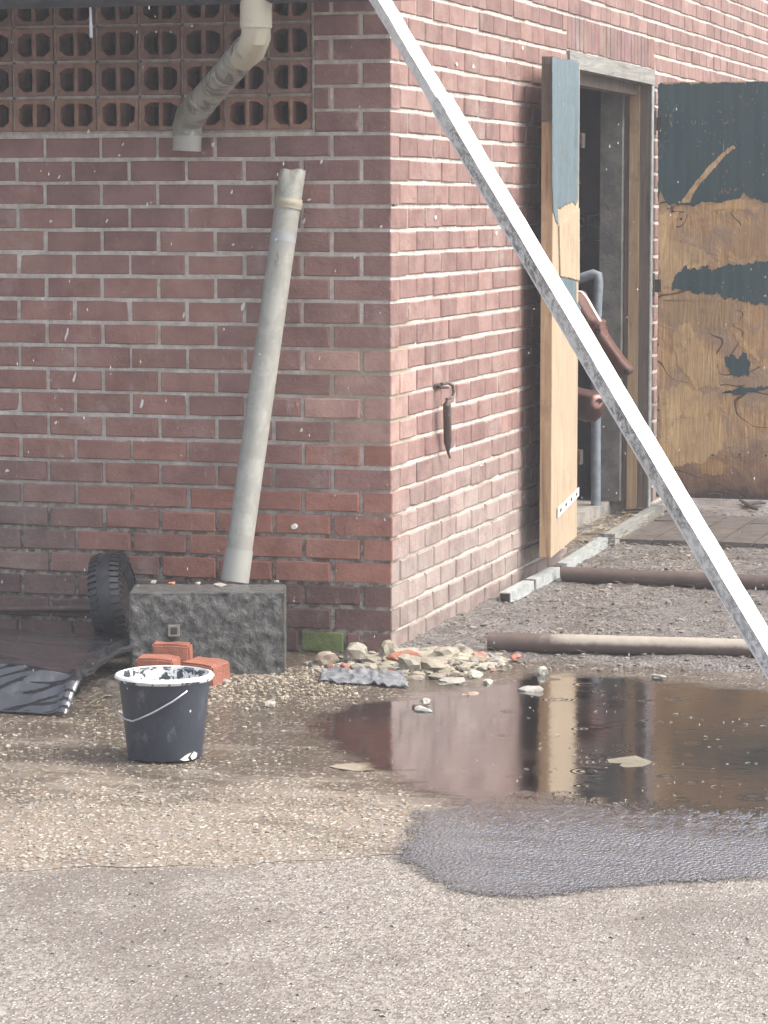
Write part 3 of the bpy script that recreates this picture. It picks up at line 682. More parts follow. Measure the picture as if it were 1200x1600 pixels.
ven = [([(1040,333),(1060,331),(1052,348),(1050,365),(1065,382),(1095,388),(1112,404),(1104,417),(1084,419),(1070,417),(1056,430),(1047,455),(1031,455),(1029.5,335)], (1, 1, 1)),
       ([(1030,612),(1050,604),(1070,600),(1085,612),(1120,615),(1127,640),(1130,700),(1112,716),(1098,722),(1070,725),(1050,735),(1031,700)], (.95, .92, .86)),
       ([(1050,522),(1060,508),(1075,505),(1085,520),(1100,545),(1118,550),(1125,606),(1106,602),(1086,609),(1078,590),(1060,570)], (.9, .88, .82)),
       ([(1036,470),(1062,465),(1092,465),(1120,470),(1142,476),(1158,493),(1152,508),(1128,516),(1106,512),(1090,519),(1062,504),(1040,500)], (.55, .52, .52)),
       ([(1139,366),(1152,356),(1170,354),(1200,357),(1258,353),(1258,396),(1200,397),(1172,402),(1156,401),(1144,394)], (.6, .55, .53)),
       ([(1045,352),(1053,343),(1060,360),(1062,375),(1050,378),(1044,370)], (.8, .74, .66)),
       ([(1122,318),(1140,315),(1160,311),(1185,316),(1196,322),(1180,330),(1150,328),(1130,334),(1110,330)], (1, .95, .85)),
       ([(1092,720),(1106,716),(1125,722),(1140,730),(1120,742),(1096,738)], (.62, .5, .42)),
       ([(1145,520),(1156,522),(1166,540),(1178,548),(1188,560),(1184,564),(1172,552),(1160,546),(1150,530)], (1, .95, .85))]
for pts, tc in ven:
    MB().plate(dpoly(pts), nf, .0009+R.random()*.0006, col=tuple(q**.7 for q in tc), step=.006, jit=.0015, grain=.016).build('veneer_flake', M['paleveneer'], dr)
for u, v in [(1078,451),(1117,450),(1113,711),(1156,710),(1197,712),(1064,342)]:
    c = PY(u, v, YD-.004); MB().tube([c, c+Vector((0, .01, 0))], .0055, 8).build('bolt', M['darkmetal'], dr)
for v in (193, 447):
    c = PX(1021, v, .02); hb = MB()
    hb.obox((.022, 4.305, c.z), (.022, 0, 0), (0, .012, 0), (0, 0, .03)); hb.tube([(.012, 4.288, c.z-.05), (.012, 4.288, c.z+.06)], .009, 8)
    hb.build('hinge', M['darkmetal'], dr)
# ---- left door leaf, folded right back against the wall
A, B_ = Vector((.123, 1.77, 0)), Vector((.055, 2.52, 0)); dv = (B_-A).normalized(); nn = Vector((dv.y, -dv.x, 0))
def PL(u, v, off=0):
    d = ray(u, v); p = A+nn*off; return CAM+d*((p-CAM).dot(nn)/d.dot(nn))
dl = bpy.data.objects.new('door', None); COL.objects.link(dl); dl.parent = barn; dl['label'] = 'left door leaf folded back, pale bare wood below grey green paint'
b = MB(); wd = (B_-A).length
b.obox(A+dv*(wd/2+.0)-nn*.023+Vector((0, 0, 1.086)), dv*(wd/2), nn*.022, (0, 0, .962)); b.build('panel', M['tan'], dl)
b = MB(); b.obox(A-dv*.003-nn*.0235+Vector((0, 0, .965)), dv*.003, nn*.0215, (0, 0, .838)); b.build('edge_strip', M['tan_edge'], dl)
b = MB(); b.obox(A-dv*.0035-nn*.0235+Vector((0, 0, 1.928)), dv*.0035, nn*.0225, (0, 0, .122)); b.build('edge_strip', M['brownwood'], dl)
lp = [(862.3,89.5),(884,93.5),(904.5,98.5),(903,311),(899,321),(895,314),(888,318),(881,321),(875,325),(871,324),(872,352),(868,346),(864,330),(862.5,290)]
MB().plate([PL(u, v) for u, v in lp], nn, .002, step=.006, jit=.0015, grain=.008).build('paint_layer', M['teal_lit'], dl)
MB().plate([PL(u, v) for u, v in [(872,433),(899,439),(899,470),(906,480),(906,520),(872,500)]], nn, .004, jit=.001).build('metal_patch', M['teal_lit'], dl)
MB().plate([PL(u, v) for u, v in [(872,352),(903.5,325),(903.5,438),(874,431)]], nn, .006, jit=.0025).build('split_board', M['tan'], dl)
b = MB(); a_, c_ = PL(871, 803, .003), PL(904, 770, .003); dd = (c_-a_).normalized(); upv = Vector((0, 0, 1))
b.plate([a_-upv*.016, c_-upv*.012, c_+upv*.024, a_+upv*.024], nn, .002, step=1); st = b.build('perforated_strap', M['whiteplain'], dl)
for k in range(4):
    c = a_+(c_-a_)*((k+.5)/4)+nn*.0022+upv*.005
    hb = MB(); hb.plate([c+dv*(.03*math.cos(q*.785))+upv*(.008*math.sin(q*.785)) for q in range(8)], nn, .0006, step=1); hb.build('hole', M['darkmetal'], st)
for zz in (.45, 1.75):
    b = MB(); b.obox(B_+Vector((-.02, .03, zz)), (.03, 0, 0), (0, .03, 0), (0, 0, .03)); b.build('hinge', M['darkmetal'], dl)
# wall hook with hanging handle on the gable
hk = bpy.data.objects.new('wall_hook', None); COL.objects.link(hk); hk.parent = barn
q0 = PX(683, 604, .0)
pts = [Vector((-.01, q0.y, q0.z)), PX(690, 605, .03), PX(700, 605, .045)]
b = MB(); b.tube(pts, .006, 8); arc = [PX(690, 600, .03), PX(700, 598.5, .042), PX(707, 602, .048), PX(709, 612, .05), PX(707, 621, .048), PX(698, 624, .04)]
b.tube(arc, .0055, 8); b.obox(q0, (.004, 0, 0), (0, .04, 0), (0, 0, .012)); b.build('hook', M['rust'], hk)
b = MB(); b.tube([PX(698.5, 622, .04), PX(698.5, 627, .04), PX(698.5, 632, .04), PX(699, 660, .035), PX(699.5, 690, .03), PX(700, 696, .03), PX(700, 706, .028), PX(703, 715, .026)], [.006, .006, .0145, .0145, .0145, .011, .005, .004], 12)
b.build('spring_handle', M['rust'], hk)

# interior post, dark board with chalk number
b = MB(); b.box((-.226, 4.19, .098), (-.120, 4.30, 2.05), jit=.003); b.build('post', simple('limewashed_post', (.105, .10, .09), (.19, .183, .168), .85, 9, .004), barn)
MB().box((-2.2, 5.5, .07), (-.25, 5.53, 2.3)).build('board', M['dark'], barn)
tc = bpy.data.curves.new('chalk_number', 'FONT'); tc.body = '0567'; tc.size = .075; tc.extrude = .0008; tc.align_x = 'CENTER'
to = bpy.data.objects.new('t', tc); COL.objects.link(to); to.location = PY(925, 355, 5.497); to.rotation_euler = (math.pi/2, 0, 0)
bpy.context.view_layer.update()
me = bpy.data.meshes.new_from_object(to.evaluated_get(bpy.context.evaluated_depsgraph_get())); me.transform(to.matrix_world)
bpy.data.objects.remove(to); tm = bpy.data.objects.new('chalk_number', me); COL.objects.link(tm); tm.parent = barn; me.materials.clear(); me.materials.append(M['chalk'])
b = MB()
for v in (334, 354, 376):
    z = PY(925, v, 5.497).z; b.box((-.66, 5.494, z-.002), (-.44, 5.4985, z+.002))
b.build('chalk_lines', M['chalk'], barn)

# ------------------------------------------------------------------ stall rail and cattle
rl = tag(MB().tube([PY(840, 452, 4.0), PY(900, 437, 4.0), PY(928, 428, 4.0), PY(934, 430, 4.0), PY(935, 440, 4.0), PY(931, 520, 4.0), PY(931, 640, 4.0), PY(931, 790, 4.0)], [.023]*8, 14).build('stall_rail', M['bluepaint']), 'grey blue steel stall rail bent down inside the doorway', 'rail')
def cow(name, nose, poll, yc, scale, brown, label, blaze, pink, tk=1.0):
    """head, neck, trunk and legs as one skin; the head lies in the vertical plane y = yc looking out of the door (+x)"""
    nz, pl = Vector(nose), Vector(poll); ax = (pl-nz).normalized(); fr_ = Vector((-ax.z, 0, ax.x));
    if fr_.z < 0: fr_ = -fr_
    HL = (pl-nz).length; k = HL/.48
    rings = []
    for s_, a_, bu, bd in [(0,.020,.012,.03),(.008,.046,.017,.06),(.03,.062,.016,.082),(.07,.066,.014,.088),(.11,.060,.013,.085),(.17,.060,.015,.092),(.24,.070,.022,.112),(.29,.084,.030,.130),(.36,.094,.038,.145),(.42,.094,.048,.14),(.47,.078,.05,.11)]:
        a_, bu, bd = a_*tk, bu*tk, bd*tk
        rings.append((nz+ax*(s_*k), Vector((0,1,0)), fr_, a_*k, bu*k, bd*k))
    def body(dx, dz, a_, b1, b2, up=(0,0,1)): rings.append((Vector((pl.x+dx*scale, yc, pl.z+dz*scale)), Vector((0,1,0)), Vector(up).normalized(), a_*scale, b1*scale, b2*scale))
    body(-.13,-.05,.082,.09,.13,(.35,0,1)); body(-.32,-.12,.10,.13,.19,(.2,0,1)); body(-.55,-.16,.16,.19,.27); body(-.8,-.2,.22,.24,.34); body(-1.2,-.2,.29,.27,.38); body(-1.65,-.18,.30,.27,.37); body(-1.98,-.12,.24,.23,.30); body(-2.15,-.1,.12,.14,.18); body(-2.19,-.1,.03,.04,.05)
    b = MB(); seg = 22; vs = []
    for c, sd, upv, a_, b1, b2 in rings:
        for q in range(seg):
            t = 6.28318*q/seg; sn, cs = math.sin(t), math.cos(t)
            vs.append(c+sd*(a_*cs)+upv*((b1 if sn > 0 else b2)*sn))
    n = len(rings)
    b.add(vs, [[i*seg+q, i*seg+(q+1) % seg, (i+1)*seg+(q+1) % seg, (i+1)*seg+q] for i in range(n-1) for q in range(seg)]+[list(range(seg)), [(n-1)*seg+q for q in range(seg)]])
    zb = pl.z-.3*scale
    for dx, dy in ((-.78, .13), (-.74, -.13)):
        x = pl.x+dx*scale; y = yc+dy*scale
        b.tube([(x, y, zb), (x+.02*scale, y, zb-.28*scale), (x+.01*scale, y, .40*scale), (x+.01*scale, y, .15), (x+.03*scale, y, .085), (x+.035*scale, y, .07)], [.10*scale, .075*scale, .052*scale, .038*scale, .045*scale, .052*scale], 12)
    for dx, dy in ((-1.9, .14), (-1.86, -.14)):
        x = pl.x+dx*scale; y = yc+dy*scale
        b.tube([(x, y, zb), (x+.10*scale, y, zb-.25*scale), (x-.08*scale, y, .46*scale), (x-.03*scale, y, .16), (x, y, .085), (x+.01*scale, y, .07)], [.15*scale, .10*scale, .05*scale, .036*scale, .043*scale, .05*scale], 12)
    for sgn in (-1, 1):   # ears and brow ridges grow out of the same skin
        e0 = pl-ax*.035*k+Vector((0, sgn*.075*k, 0)); e1 = e0+Vector((-.03, sgn*.11, .015))*k; e2 = e0+Vector((-.05, sgn*.19, -.01))*k
        b.tube([e0-Vector((0, sgn*.04, 0)), e0, e1, e2], [.022*k, .026*k, .040*k, .012*k], 10)
        br = nz+ax*(.295*k)+fr_*(.016*k)+Vector((0, sgn*.070*k*tk, 0))
        b.rock(br, (.032*k, .022*k, .032*k), sub=1, rough=0, rot=0)
        ns = nz+ax*(.018*k)-fr_*(.010*k)+Vector((0, sgn*.044*k*tk, 0)); b.rock(ns, (.024*k, .016*k, .022*k), sub=1, rough=0, rot=0)
    o = b.build(name, M['cow'], smooth=True)
    md = o.modifiers.new('r', 'REMESH'); md.mode = 'VOXEL'; md.voxel_size = .010*max(.8, scale); md.use_smooth_shade = True
    sm = o.modifiers.new('s', 'SMOOTH'); sm.factor = .5; sm.iterations = 4
    bpy.context.view_layer.update()
    me = bpy.data.meshes.new_from_object(o.evaluated_get(bpy.context.evaluated_depsgraph_get())); o.modifiers.clear(); o.data = me
    me.materials.clear(); me.materials.append(M['cow'])
    for nme in [q.name for q in me.attributes if q.name == 'tint']: me.attributes.remove(me.attributes[nme])
    at = me.attributes.new('tint', 'FLOAT_COLOR', 'POINT'); buf = []
    for v in me.vertices:
        d = v.co-nz; s_ = d.dot(ax)/k; f_ = d.dot(fr_)/k; la = abs(v.co.y-yc)/k; c = Vector(brown)
        nse = noise.noise(v.co*22)
        c = c*(1+.18*noise.noise(v.co*7)+.12*nse)
        if blaze and s_ > .30 and s_ < .60 and f_ > .012 and la < .022+.008*nse and f_ > .015: c = Vector((.72, .68, .66))
        if s_ < .055 and blaze: c = c.lerp(Vector(pink), min(1, max(0, (.055-s_)/.035)))
        if not blaze:
            for sgn in (-1, 1):
                dn = (v.co-(nz+ax*(.012*k)-fr_*(.014*k)+Vector((0, sgn*.056*k*tk, 0)))).length/k
                if dn < .04: c = c.lerp(Vector(pink), min(1, (.04-dn)/.012))
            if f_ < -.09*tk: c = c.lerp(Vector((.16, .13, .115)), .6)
        for sgn in (-1, 1):
            if (v.co-(nz+ax*(.012*k)-fr_*(.010*k)+Vector((0, sgn*.056*k*tk, 0)))).length < .016*k: c = Vector((.02, .012, .012))
        if v.co.z < .14: c = Vector((.03, .025, .022))
        buf += [c.x, c.y, c.z, 1]
    at.data.foreach_set('color', buf)
    me.polygons.foreach_set('use_smooth', [True]*len(me.polygons))
    tag(o, label, 'cow')
    for sgn in (-1, 1):
        ec = nz+ax*(.262*k)+fr_*(.004*k)+Vector((0, sgn*.070*k*tk, 0)); eb = MB(); eb.rock(ec, (.016*k, .014*k, .016*k), sub=2, rough=0, rot=0); eb.build('eye', M['horn'], o, smooth=True)
        lb = MB(); lb.tube([ec-ax*.022*k+Vector((0, sgn*.006*k, 0)), ec+fr_*.014*k+Vector((0, sgn*.009*k, 0)), ec+ax*.024*k+Vector((0, sgn*.004*k, 0))], [.003*k, .006*k, .003*k], 8); lb.build('eyelid', M['cow_lid'], o)
    return o
M['cow_lid'] = simple('cow_eyelid', (.10, .045, .035), (.14, .06, .05), .5, 40, .001)
ya = 3.42
cow('cow', PY(988, 582, ya), PY(897, 462, ya), ya, 1.0, (.10, .034, .022), 'red brown cow with a white blaze looking out past the open door', True, (.09, .042, .034))
yb = 2.82
cow('cow', PY(948, 622, yb), PY(790, 588, yb), yb, .9, (.065, .025, .018), 'darker brown cow with a pink nose, head low beneath the other cow', False, (.60, .34, .29), tk=1.45)

# ------------------------------------------------------------------ leaning white pole
def at(u, v, f): d = ray(u, v); return CAM+d*(9.3/f)
t0, t1 = at(591, 0, 1.115), at(1130, 910, 1.24); ax = (t1-t0).normalized()
tog = t1+ax*((.0-t1.z)/ax.z); top = t0-ax*.12
brk = at(680, 168, 1.13); brk = t0+ax*((brk-t0).dot(ax))
vw = (t0.lerp(t1, .5)-CAM).normalized(); side = ax.cross(vw).normalized()
if side.dot(AX_R) < 0: side = -side
tov = side.cross(ax).normalized()
if tov.dot(vw) > 0: tov = -tov
th = math.radians(36); n1 = tov*math.cos(th)+side*math.sin(th); n2 = tov*math.sin(th)-side*math.cos(th)
pole = empty('pole', tog, 'long chipped white square pole leaning diagonally from the roof corner to the yard', 'pole')
def sq(name, p, q, s, shift, clean):
    b = MB(); c0 = [p+(n1*i+n2*j)*s+shift for i, j in ((1,1),(1,-1),(-1,-1),(-1,1))]; c1 = [q+(n1*i+n2*j)*s+shift for i, j in ((1,1),(1,-1),(-1,-1),(-1,1))]
    K = 60; vs = []
    for kk in range(K+1):
        for a_, c_ in zip(c0, c1): vs.append(a_.lerp(c_, kk/K)+Vector((R.uniform(-1,1), R.uniform(-1,1), R.uniform(-1,1)))*.0005+(n1*noise.noise(Vector((kk*.16, 0, 3)))+n2*noise.noise(Vector((kk*.13, 5, 3))))*.004)
    for kk in range(K):
        for e_ in range(4):
            q4 = [kk*4+e_, kk*4+(e_+1) % 4, kk*4+4+(e_+1) % 4, kk*4+4+e_]
            b.add([vs[t] for t in q4], [[0, 1, 2, 3]], (1, 1, 1) if e_ == 0 else (clean, clean, clean))
    b.add([vs[t] for t in range(4)], [[0, 1, 2, 3]]); b.add([vs[K*4+t] for t in range(4)], [[0, 1, 2, 3]])
    bm_ = b.build(name, M['white'], pole); return bm_
off = -(n1+n2)*.022
sq('upper_length', top, brk+ax*.04, .0205, off, .62)
sq('lower_length', brk, tog, .0235, off+side*.003, .0)
b = MB(); mid0 = off+side*.003
b.obox((brk+tog)/2+mid0+(-n1*.0262+n2*.0225), ax*((tog-brk).length/2), n1*.0022, n2*.003); b.build('lip', M['whiteplain'], pole)
b = MB(); K = 7
pp = []
for kk in range(8): pp.append(brk+mid0+n1*.0238+ax*(.0+R.uniform(-.012, .02))+n2*(-.0235+.047*kk/7))
b.plate(pp+[p+ax*.05 for p in pp[::-1]], n1, .003, step=.01).build('torn_end', M['whiteplain'], pole)

# ------------------------------------------------------------------ standing drain pipe
bs, tp = PZ(367, 909, .263), PY(457.5, 266, -.055); ax = (tp-bs).normalized(); ln = (tp-bs).length
bs = bs+Vector((0, 0, .001))
dpp = empty('drain_pipe', bs, 'grey plastic drain pipe leaning on the wall, standing on the dark stone block', 'pipe')
MB().tube([bs+ax*.06, bs+ax*ln*.5, bs+ax*(ln-.09)], .0425, 28, col=(.75, .75, .75)).build('pipe', M['pvc'], dpp)
MB().tube([bs, bs+ax*.105], [.0462, .0455], 28).build('socket', M['pvc'], dpp)
sd = ax.cross(Vector((0, 1, 0))).normalized(); b = MB(); vs = []; seg = 28
for i in range(9):
    t = i/8; c = bs+ax*(ln-.09+.09*t)
    for k in range(seg):
        q = 6.28318*k/seg; fl = 1-.55*t*t; dn = .004*t*math.sin(q*4+2*t)
        vs.append(c+sd*(.0425*(1+.02*t)*math.cos(q))+sd.cross(ax)*(.0425*fl*math.sin(q)+dn)+ax*(-.004*t*math.cos(q)+.002*t*math.sin(q*5)))
b.add(vs, [[i*seg+k, i*seg+(k+1) % seg, (i+1)*seg+(k+1) % seg, (i+1)*seg+k] for i in range(8) for k in range(seg)], (.7, .7, .7)); b.smooth = True; b.build('crushed_end', M['pvc'], dpp)
tb = bs+ax*(ln-.128); MB().tube([tb, tb+ax*.009, tb+ax*.012, tb+ax*.024, tb+ax*.027, tb+ax*.034], [.046, .046, .0475, .0475, .046, .046], 28).build('clamp', simple('tan_clamp', (.33, .30, .235), (.40, .365, .29), .5, 20, .001), dpp)
tb = bs+ax*(ln-.238); MB().tube([tb, tb+ax*.027], .0432, 28).build('tape', simple('silver_tape', (.29, .31, .325), (.34, .36, .37), .35, 20, .0005), dpp)

# ------------------------------------------------------------------ dark stone block
f0, f1 = PZ(203, 1054, 0), PZ(445, 1053.5, 0); f0.z = f1.z = -.01
zt = .262; dirx = (f1-f0).normalized(); diry = Vector((-dirx.y, dirx.x, 0))
b = MB(); nx_, nz_, ny_ = 44, 24, 20
def bl(i, j, kx=None):
    return None
def face(o, ex, ey, nx, ny, nrm, amp):
    vs = []
    for j in range(ny+1):
        for i in range(nx+1):
            p = o+ex*(i/nx)+ey*(j/ny); ed = min(i, nx-i, j, ny-j); k = 0 if ed == 0 else 1
            vs.append(p+nrm*(amp*k*(noise.noise(p*26)+.6*noise.noise(p*60))+(-.003 if ed == 0 else 0)))
    b.add(vs, [[j*(nx+1)+i, j*(nx+1)+i+1, (j+1)*(nx+1)+i+1, (j+1)*(nx+1)+i] for j in range(ny) for i in range(nx)])
W_ = (f1-f0).length; D_ = .21; up_ = Vector((0, 0, zt+.01)); xx, yy_ = dirx*W_, diry*D_
face(f0, xx, up_, 70, 36, -diry, .006); face(f0+up_, xx, yy_, 60, 30, Vector((0,0,1)), .003); face(f0+xx, yy_, up_, 30, 30, dirx, .003); face(f0+yy_, -yy_, up_, 30, 30, -dirx, .003)
b.add([f0+yy_, f0+xx+yy_, f0+xx+yy_+up_, f0+yy_+up_], [[0, 1, 2, 3]])
blk = b.build('stone_block', M['granite'], smooth=True); tag(blk, 'rough dark grey stone block lying against the foot of the brick wall', 'stone block')
d_ = ray(272, 985); c = CAM+d_*((f0-CAM).dot(diry)/d_.dot(diry)); b = MB()
b.obox(c-diry*.004, dirx*.018, diry*.004, (0, 0, .018)); plt = b.build('lifting_socket', M['concrete'], blk)
MB().obox(c-diry*.0088, dirx*.010, diry*.001, (0, 0, .011)).build('socket_hole', M['darkmetal'], plt)
for u, v, r_, cl in [(268, 911, .016, (.75, .22, .12)), (310, 911, .022, (.5, .48, .42)), (345, 914, .03, (.42, .41, .38)), (432, 909, .010, (.8, .8, .76)), (240, 909, .02, (.4, .39, .37))]:
    p = PZ(u, v, zt+.003)
    o = MB().rock(p, (r_, r_*.5, .006), cl, 1).build('mortar_crumb', M['stone']); tag(o, {268: 'orange brick chip lying on top of the dark stone block', 310: 'pale crumb of mortar on the block left of the drain pipe', 345: 'flat grey mortar flake at the foot of the drain pipe', 432: 'tiny white chip on the right end of the block', 240: 'grey mortar crumb on the left end of the block'}[u], 'crumb')

# ------------------------------------------------------------------ loose red bricks behind the bucket
def loose(c, ang, sz, label, tilt=0, chip=0):
    rm = Matrix.Rotation(ang, 4, 'Z') @ Matrix.Rotation(tilt, 4, 'X'); bm = bmesh.new(); bmesh.ops.create_cube(bm, size=1)
    bmesh.ops.scale(bm, vec=sz, verts=bm.verts); bmesh.ops.bevel(bm, geom=bm.edges[:], offset=.006, segments=2, affect='EDGES')
    bmesh.ops.subdivide_edges(bm, edges=bm.edges[:], cuts=2, use_grid_fill=True)
    o0 = Vector((R.uniform(0, 50), 0, 0)); b = MB(); vs = []
    bm.verts.index_update()
    for v in bm.verts:
        p = v.co+v.co.normalized()*(.005*noise.noise(v.co*22+o0)+.003*noise.noise(v.co*60+o0))
        if chip: w_ = max(0, min(1, (p.x/sz[0]-.1)/.4)); p.x -= chip*w_*(.4+noise.noise(p*25+o0)); p.z -= chip*.35*w_
        vs.append(rm @ p+Vector(c))
    b.add(vs, [[v.index for v in f.verts] for f in bm.faces], (.35, .135, .085)); bm.free()
    return tag(b.build('loose_brick', M['brick'], smooth=True), label, 'brick')
p = PZ(243, 1080, 0); loose((p.x, p.y+.03, .052), .12, (.125, .10, .104), 'broken red brick in front of the two others, left of the bucket rim', chip=.012)
p = PZ(268, 1064, 0); loose((p.x, p.y+.01, .060), .25, (.12, .075, .12), 'broken red brick standing upright at the back against the stone block', chip=.008)
p = PZ(316, 1070, 0); loose((p.x, p.y+.03, .036), -.3, (.13, .10, .072), 'broken red brick lying low on the right, next to the gravel', tilt=.06, chip=.01)

# ------------------------------------------------------------------ tyre
ty = empty('tyre', (-.88, -.22, .16), 'small black tyre standing on edge between the black sheet and the stone block', 'tyre')
tm_ = Matrix.Translation((-.90, -.20, .168)) @ Matrix.Rotation(math.radians(-9), 4, 'Y') @ Matrix.Rotation(math.radians(12), 4, 'Z') @ Matrix.Rotation(math.pi/2, 4, 'Y')
Rm = .168
prof = [(.098, -.038), (.115, -.052), (.140, -.056), (.156, -.050), (.163, -.038), (.1675, -.018), (.1685, 0), (.1675, .018), (.163, .038), (.156, .050), (.140, .056), (.115, .052), (.098, .038), (.098, -.038)]
b = MB(); b.lathe(prof, 64, tm_); b.build('tyre_body', M['rubber'], ty)
b = MB()
for k in range(46):
    q = 2*math.pi*k/46
    for sg in (-1, 1):
        qq = q+(.068 if sg > 0 else 0); rm = tm_ @ Matrix.Rotation(qq, 4, 'Z')
        ex = rm.to_3x3() @ Vector((.0065, 0, 0)); ey = rm.to_3x3() @ Vector((0, .0068, 0)); ez = rm.to_3x3() @ Vector((-.004*sg, 0, .014))
        b.obox(rm @ Vector((.1635, 0, sg*.037)), ex, ey, ez)
    for sg in (-1, 1):
        rm = tm_ @ Matrix.Rotation(q, 4, 'Z')
        b.obox(rm @ Vector((.146, 0, sg*.054)), rm.to_3x3() @ Vector((.012, 0, -.003*sg)), rm.to_3x3() @ Vector((0, .0045, 0)), rm.to_3x3() @ Vector((0, 0, .003)))
b.build('tread_lugs', M['rubber'], ty, kind='stuff')
b = MB(); b.lathe([(.0, -.02), (.06, -.022), (.09, -.03), (.1, -.038), (.1, .038), (.09, .03), (.06, .022), (0, .02)], 40, tm_); b.build('rim', M['darkmetal'], ty)

# ------------------------------------------------------------------ black sheet over a low pile
NU, NV = 130, 130
SH_R = [PZ(216, 997, .10), PZ(166, 1021, .105), PZ(127, 1053, .105), PZ(104, 1117, .008)]
def sheet(u, v):
    """flat dull top running back to the wall, then a wrinkled slope falling to the yard at the front"""
    E = SH_R; kk = min(2, int(v/.34)) if v < 1 else 2
    VV = (0, .34, .68, 1.0); t = (v-VV[kk])/(VV[kk+1]-VV[kk]); e_ = E[kk].lerp(E[kk+1], t)
    if v < .6: t = v/.6; yl = -.13-.98*t; zl = .085+.09*t
    else: t = (v-.6)/.4; yl = -1.11-.23*t; zl = .175-.13*min(1, t/.88)-.035*max(0, (t-.88)/.12)
    bl_ = max(0, (u-.5)/.5); bl_ = bl_*bl_*(3-2*bl_)
    x = -1.8+(e_.x+1.8)*u; y = yl+(e_.y-yl)*u; z = zl+(e_.z-zl)*bl_
    a = x*.95+y*.35; c_ = y*1.15-x*.42                # wrinkles run up to the right
    wv = (.12+.88*min(1, max(0, (v-.30-.22*u)/.25)))*min(1, (1-v)/.08+.12)
    z += wv*(.016*(.45-abs(noise.noise(Vector((c_*11, a*2.2, 1)))*1.7))+.011*(.4-abs(noise.noise(Vector((c_*26, a*4.5, 5)))*1.7))+.003*noise.noise(Vector((c_*60, a*9, 8))))
    z += .004*noise.noise(Vector((x*6, y*6, 2)))
    e = max(0, (u-.96)/.04); z += .010*math.sin(e*math.pi)*(1+.6*noise.noise(Vector((y*14, 0, 7))))-.030*e*e*(1-v)
    x += .014*noise.noise(Vector((y*10, 3, 0)))*max(0, (u-.8)/.2); y += .022*noise.noise(Vector((x*8, 9, 0)))*v**4
    return (x, y, max(.008, z))
vs = [sheet(i/NU, j/NV) for j in range(NV+1) for i in range(NU+1)]
b = MB(); b.add(vs, [[j*(NU+1)+i, j*(NU+1)+i+1, (j+1)*(NU+1)+i+1, (j+1)*(NU+1)+i] for j in range(NV) for i in range(NU)]); b.smooth = True
sh = b.build('plastic_sheet', M['plastic'], smooth=True); tag(sh, 'wet black plastic sheet with wrinkles spread over a low pile at the wall', 'sheet')
sd_ = sh.modifiers.new('thick', 'SOLIDIFY'); sd_.thickness = .002
b = MB(); pts = [Vector(sheet(.99, v/14))+Vector((.012+.008*math.sin(v*1.7), 0, .004*math.sin(v*2.3)-.008)) for v in range(0, 10)]
b.tube(pts, [.011+.005*R.random() for _ in pts], 9); b.build('rolled_hem', M['plastic'], sh)
# dirt and straw under its edge
grid('dirt_mound', -.72, -.38, -1.34, -.40, 50, 90, lambda x, y: -.02+max(0, .06*max(0, 1-abs((x+.60-.08*(y+.9))/.17)**1.6))*min(1, max(0, (y+1.32)/.25))*min(1, max(0, (-.42-y)/.15))+.016*fbm(x, y, 16), M['soil'], kind='stuff')
def strands(name, n, fx, cols, ln=(.02, .06), wid=.0012, kind='stuff'):
    b = MB()
    for _ in range(n):
        x, y, z = fx(); a_ = R.uniform(0, 6.28); l = R.uniform(*ln); d = Vector((math.cos(a_), math.sin(a_), R.uniform(-.15, .35)))*l
        sdv = Vector((-math.sin(a_), math.cos(a_), 0))*wid*R.uniform(.7, 1.6); p = Vector((x, y, z)); mdp = p+d*.5+Vector((0, 0, R.uniform(0, .12)*l))+sdv*R.uniform(-6, 6)
        c = R.choice(cols); u_ = Vector((0, 0, wid*1.2))
        b.add([p-sdv, p+sdv, mdp-sdv, mdp+sdv, p+d-sdv*.5, p+d+sdv*.5, p+u_, mdp+u_, p+d+u_], [[0,2,7,6],[2,4,8,7],[6,7,3,1],[7,8,5,3]], c)
    return b.build(name, M['straw'], kind=kind, fixn=False)
SC = [(.42, .33, .19), (.30, .24, .15), (.18, .14, .10), (.50, .42, .28)]
def zm(): 
    y = R.uniform(-1.34, -.5); x = -.50+.10*(y+.9)+R.gauss(0, .06); return x, y, .004+.03*max(0, 1-abs(x+.56-.08*(y+.9))/.15)
strands('straw', 420, zm, [tuple(q*.6 for q in c) for c in SC], (.012, .04), .0010)
# wall-foot pipe behind the sheet
fp = tag(MB().tube([(-2.5, -.035, .06), PY(0, 952, -.035), PY(152, 951, -.035)], .0125, 12).build('pipe', M['rust']), 'thin dark pipe along the wall foot behind the black sheet', 'pipe')

# ------------------------------------------------------------------ bucket
bc = PZ(258, 1181, .004); bc.z = .004; bk = empty('bucket', bc, 'black builders bucket with a plaster smeared white rim standing on the wet yard', 'bucket')
T_ = Matrix.Translation(bc)
Hb, r0, r1 = .224, .1005, .1235
b = MB(); b.lathe([(0, 0), (r0-.006, 0), (r0, .004), (r0+(r1-r0)*.5, Hb*.5), (r1-.001, Hb-.018), (r1+.001, Hb-.012)], 64, T_, (1, 1, 1)); b.build('bucket_body', M['bucket'], bk)
b = MB(); b.lathe([(0, .008), (r0-.006, .008), (r1-.006, Hb-.01), (r1-.004, Hb)], 64, T_, (0, 0, 0)); b.build('inside', M['bucket'], bk)
b = MB(); b.lathe([(r1+.001, Hb-.014), (r1+.008, Hb-.012), (r1+.0095, Hb-.006), (r1+.007, Hb), (r1, Hb+.0025), (r1-.004, Hb)], 64, T_, (.4, .4, .4)); b.build('rim', M['bucket'], bk)
vs = []; b = MB(); seg = 90
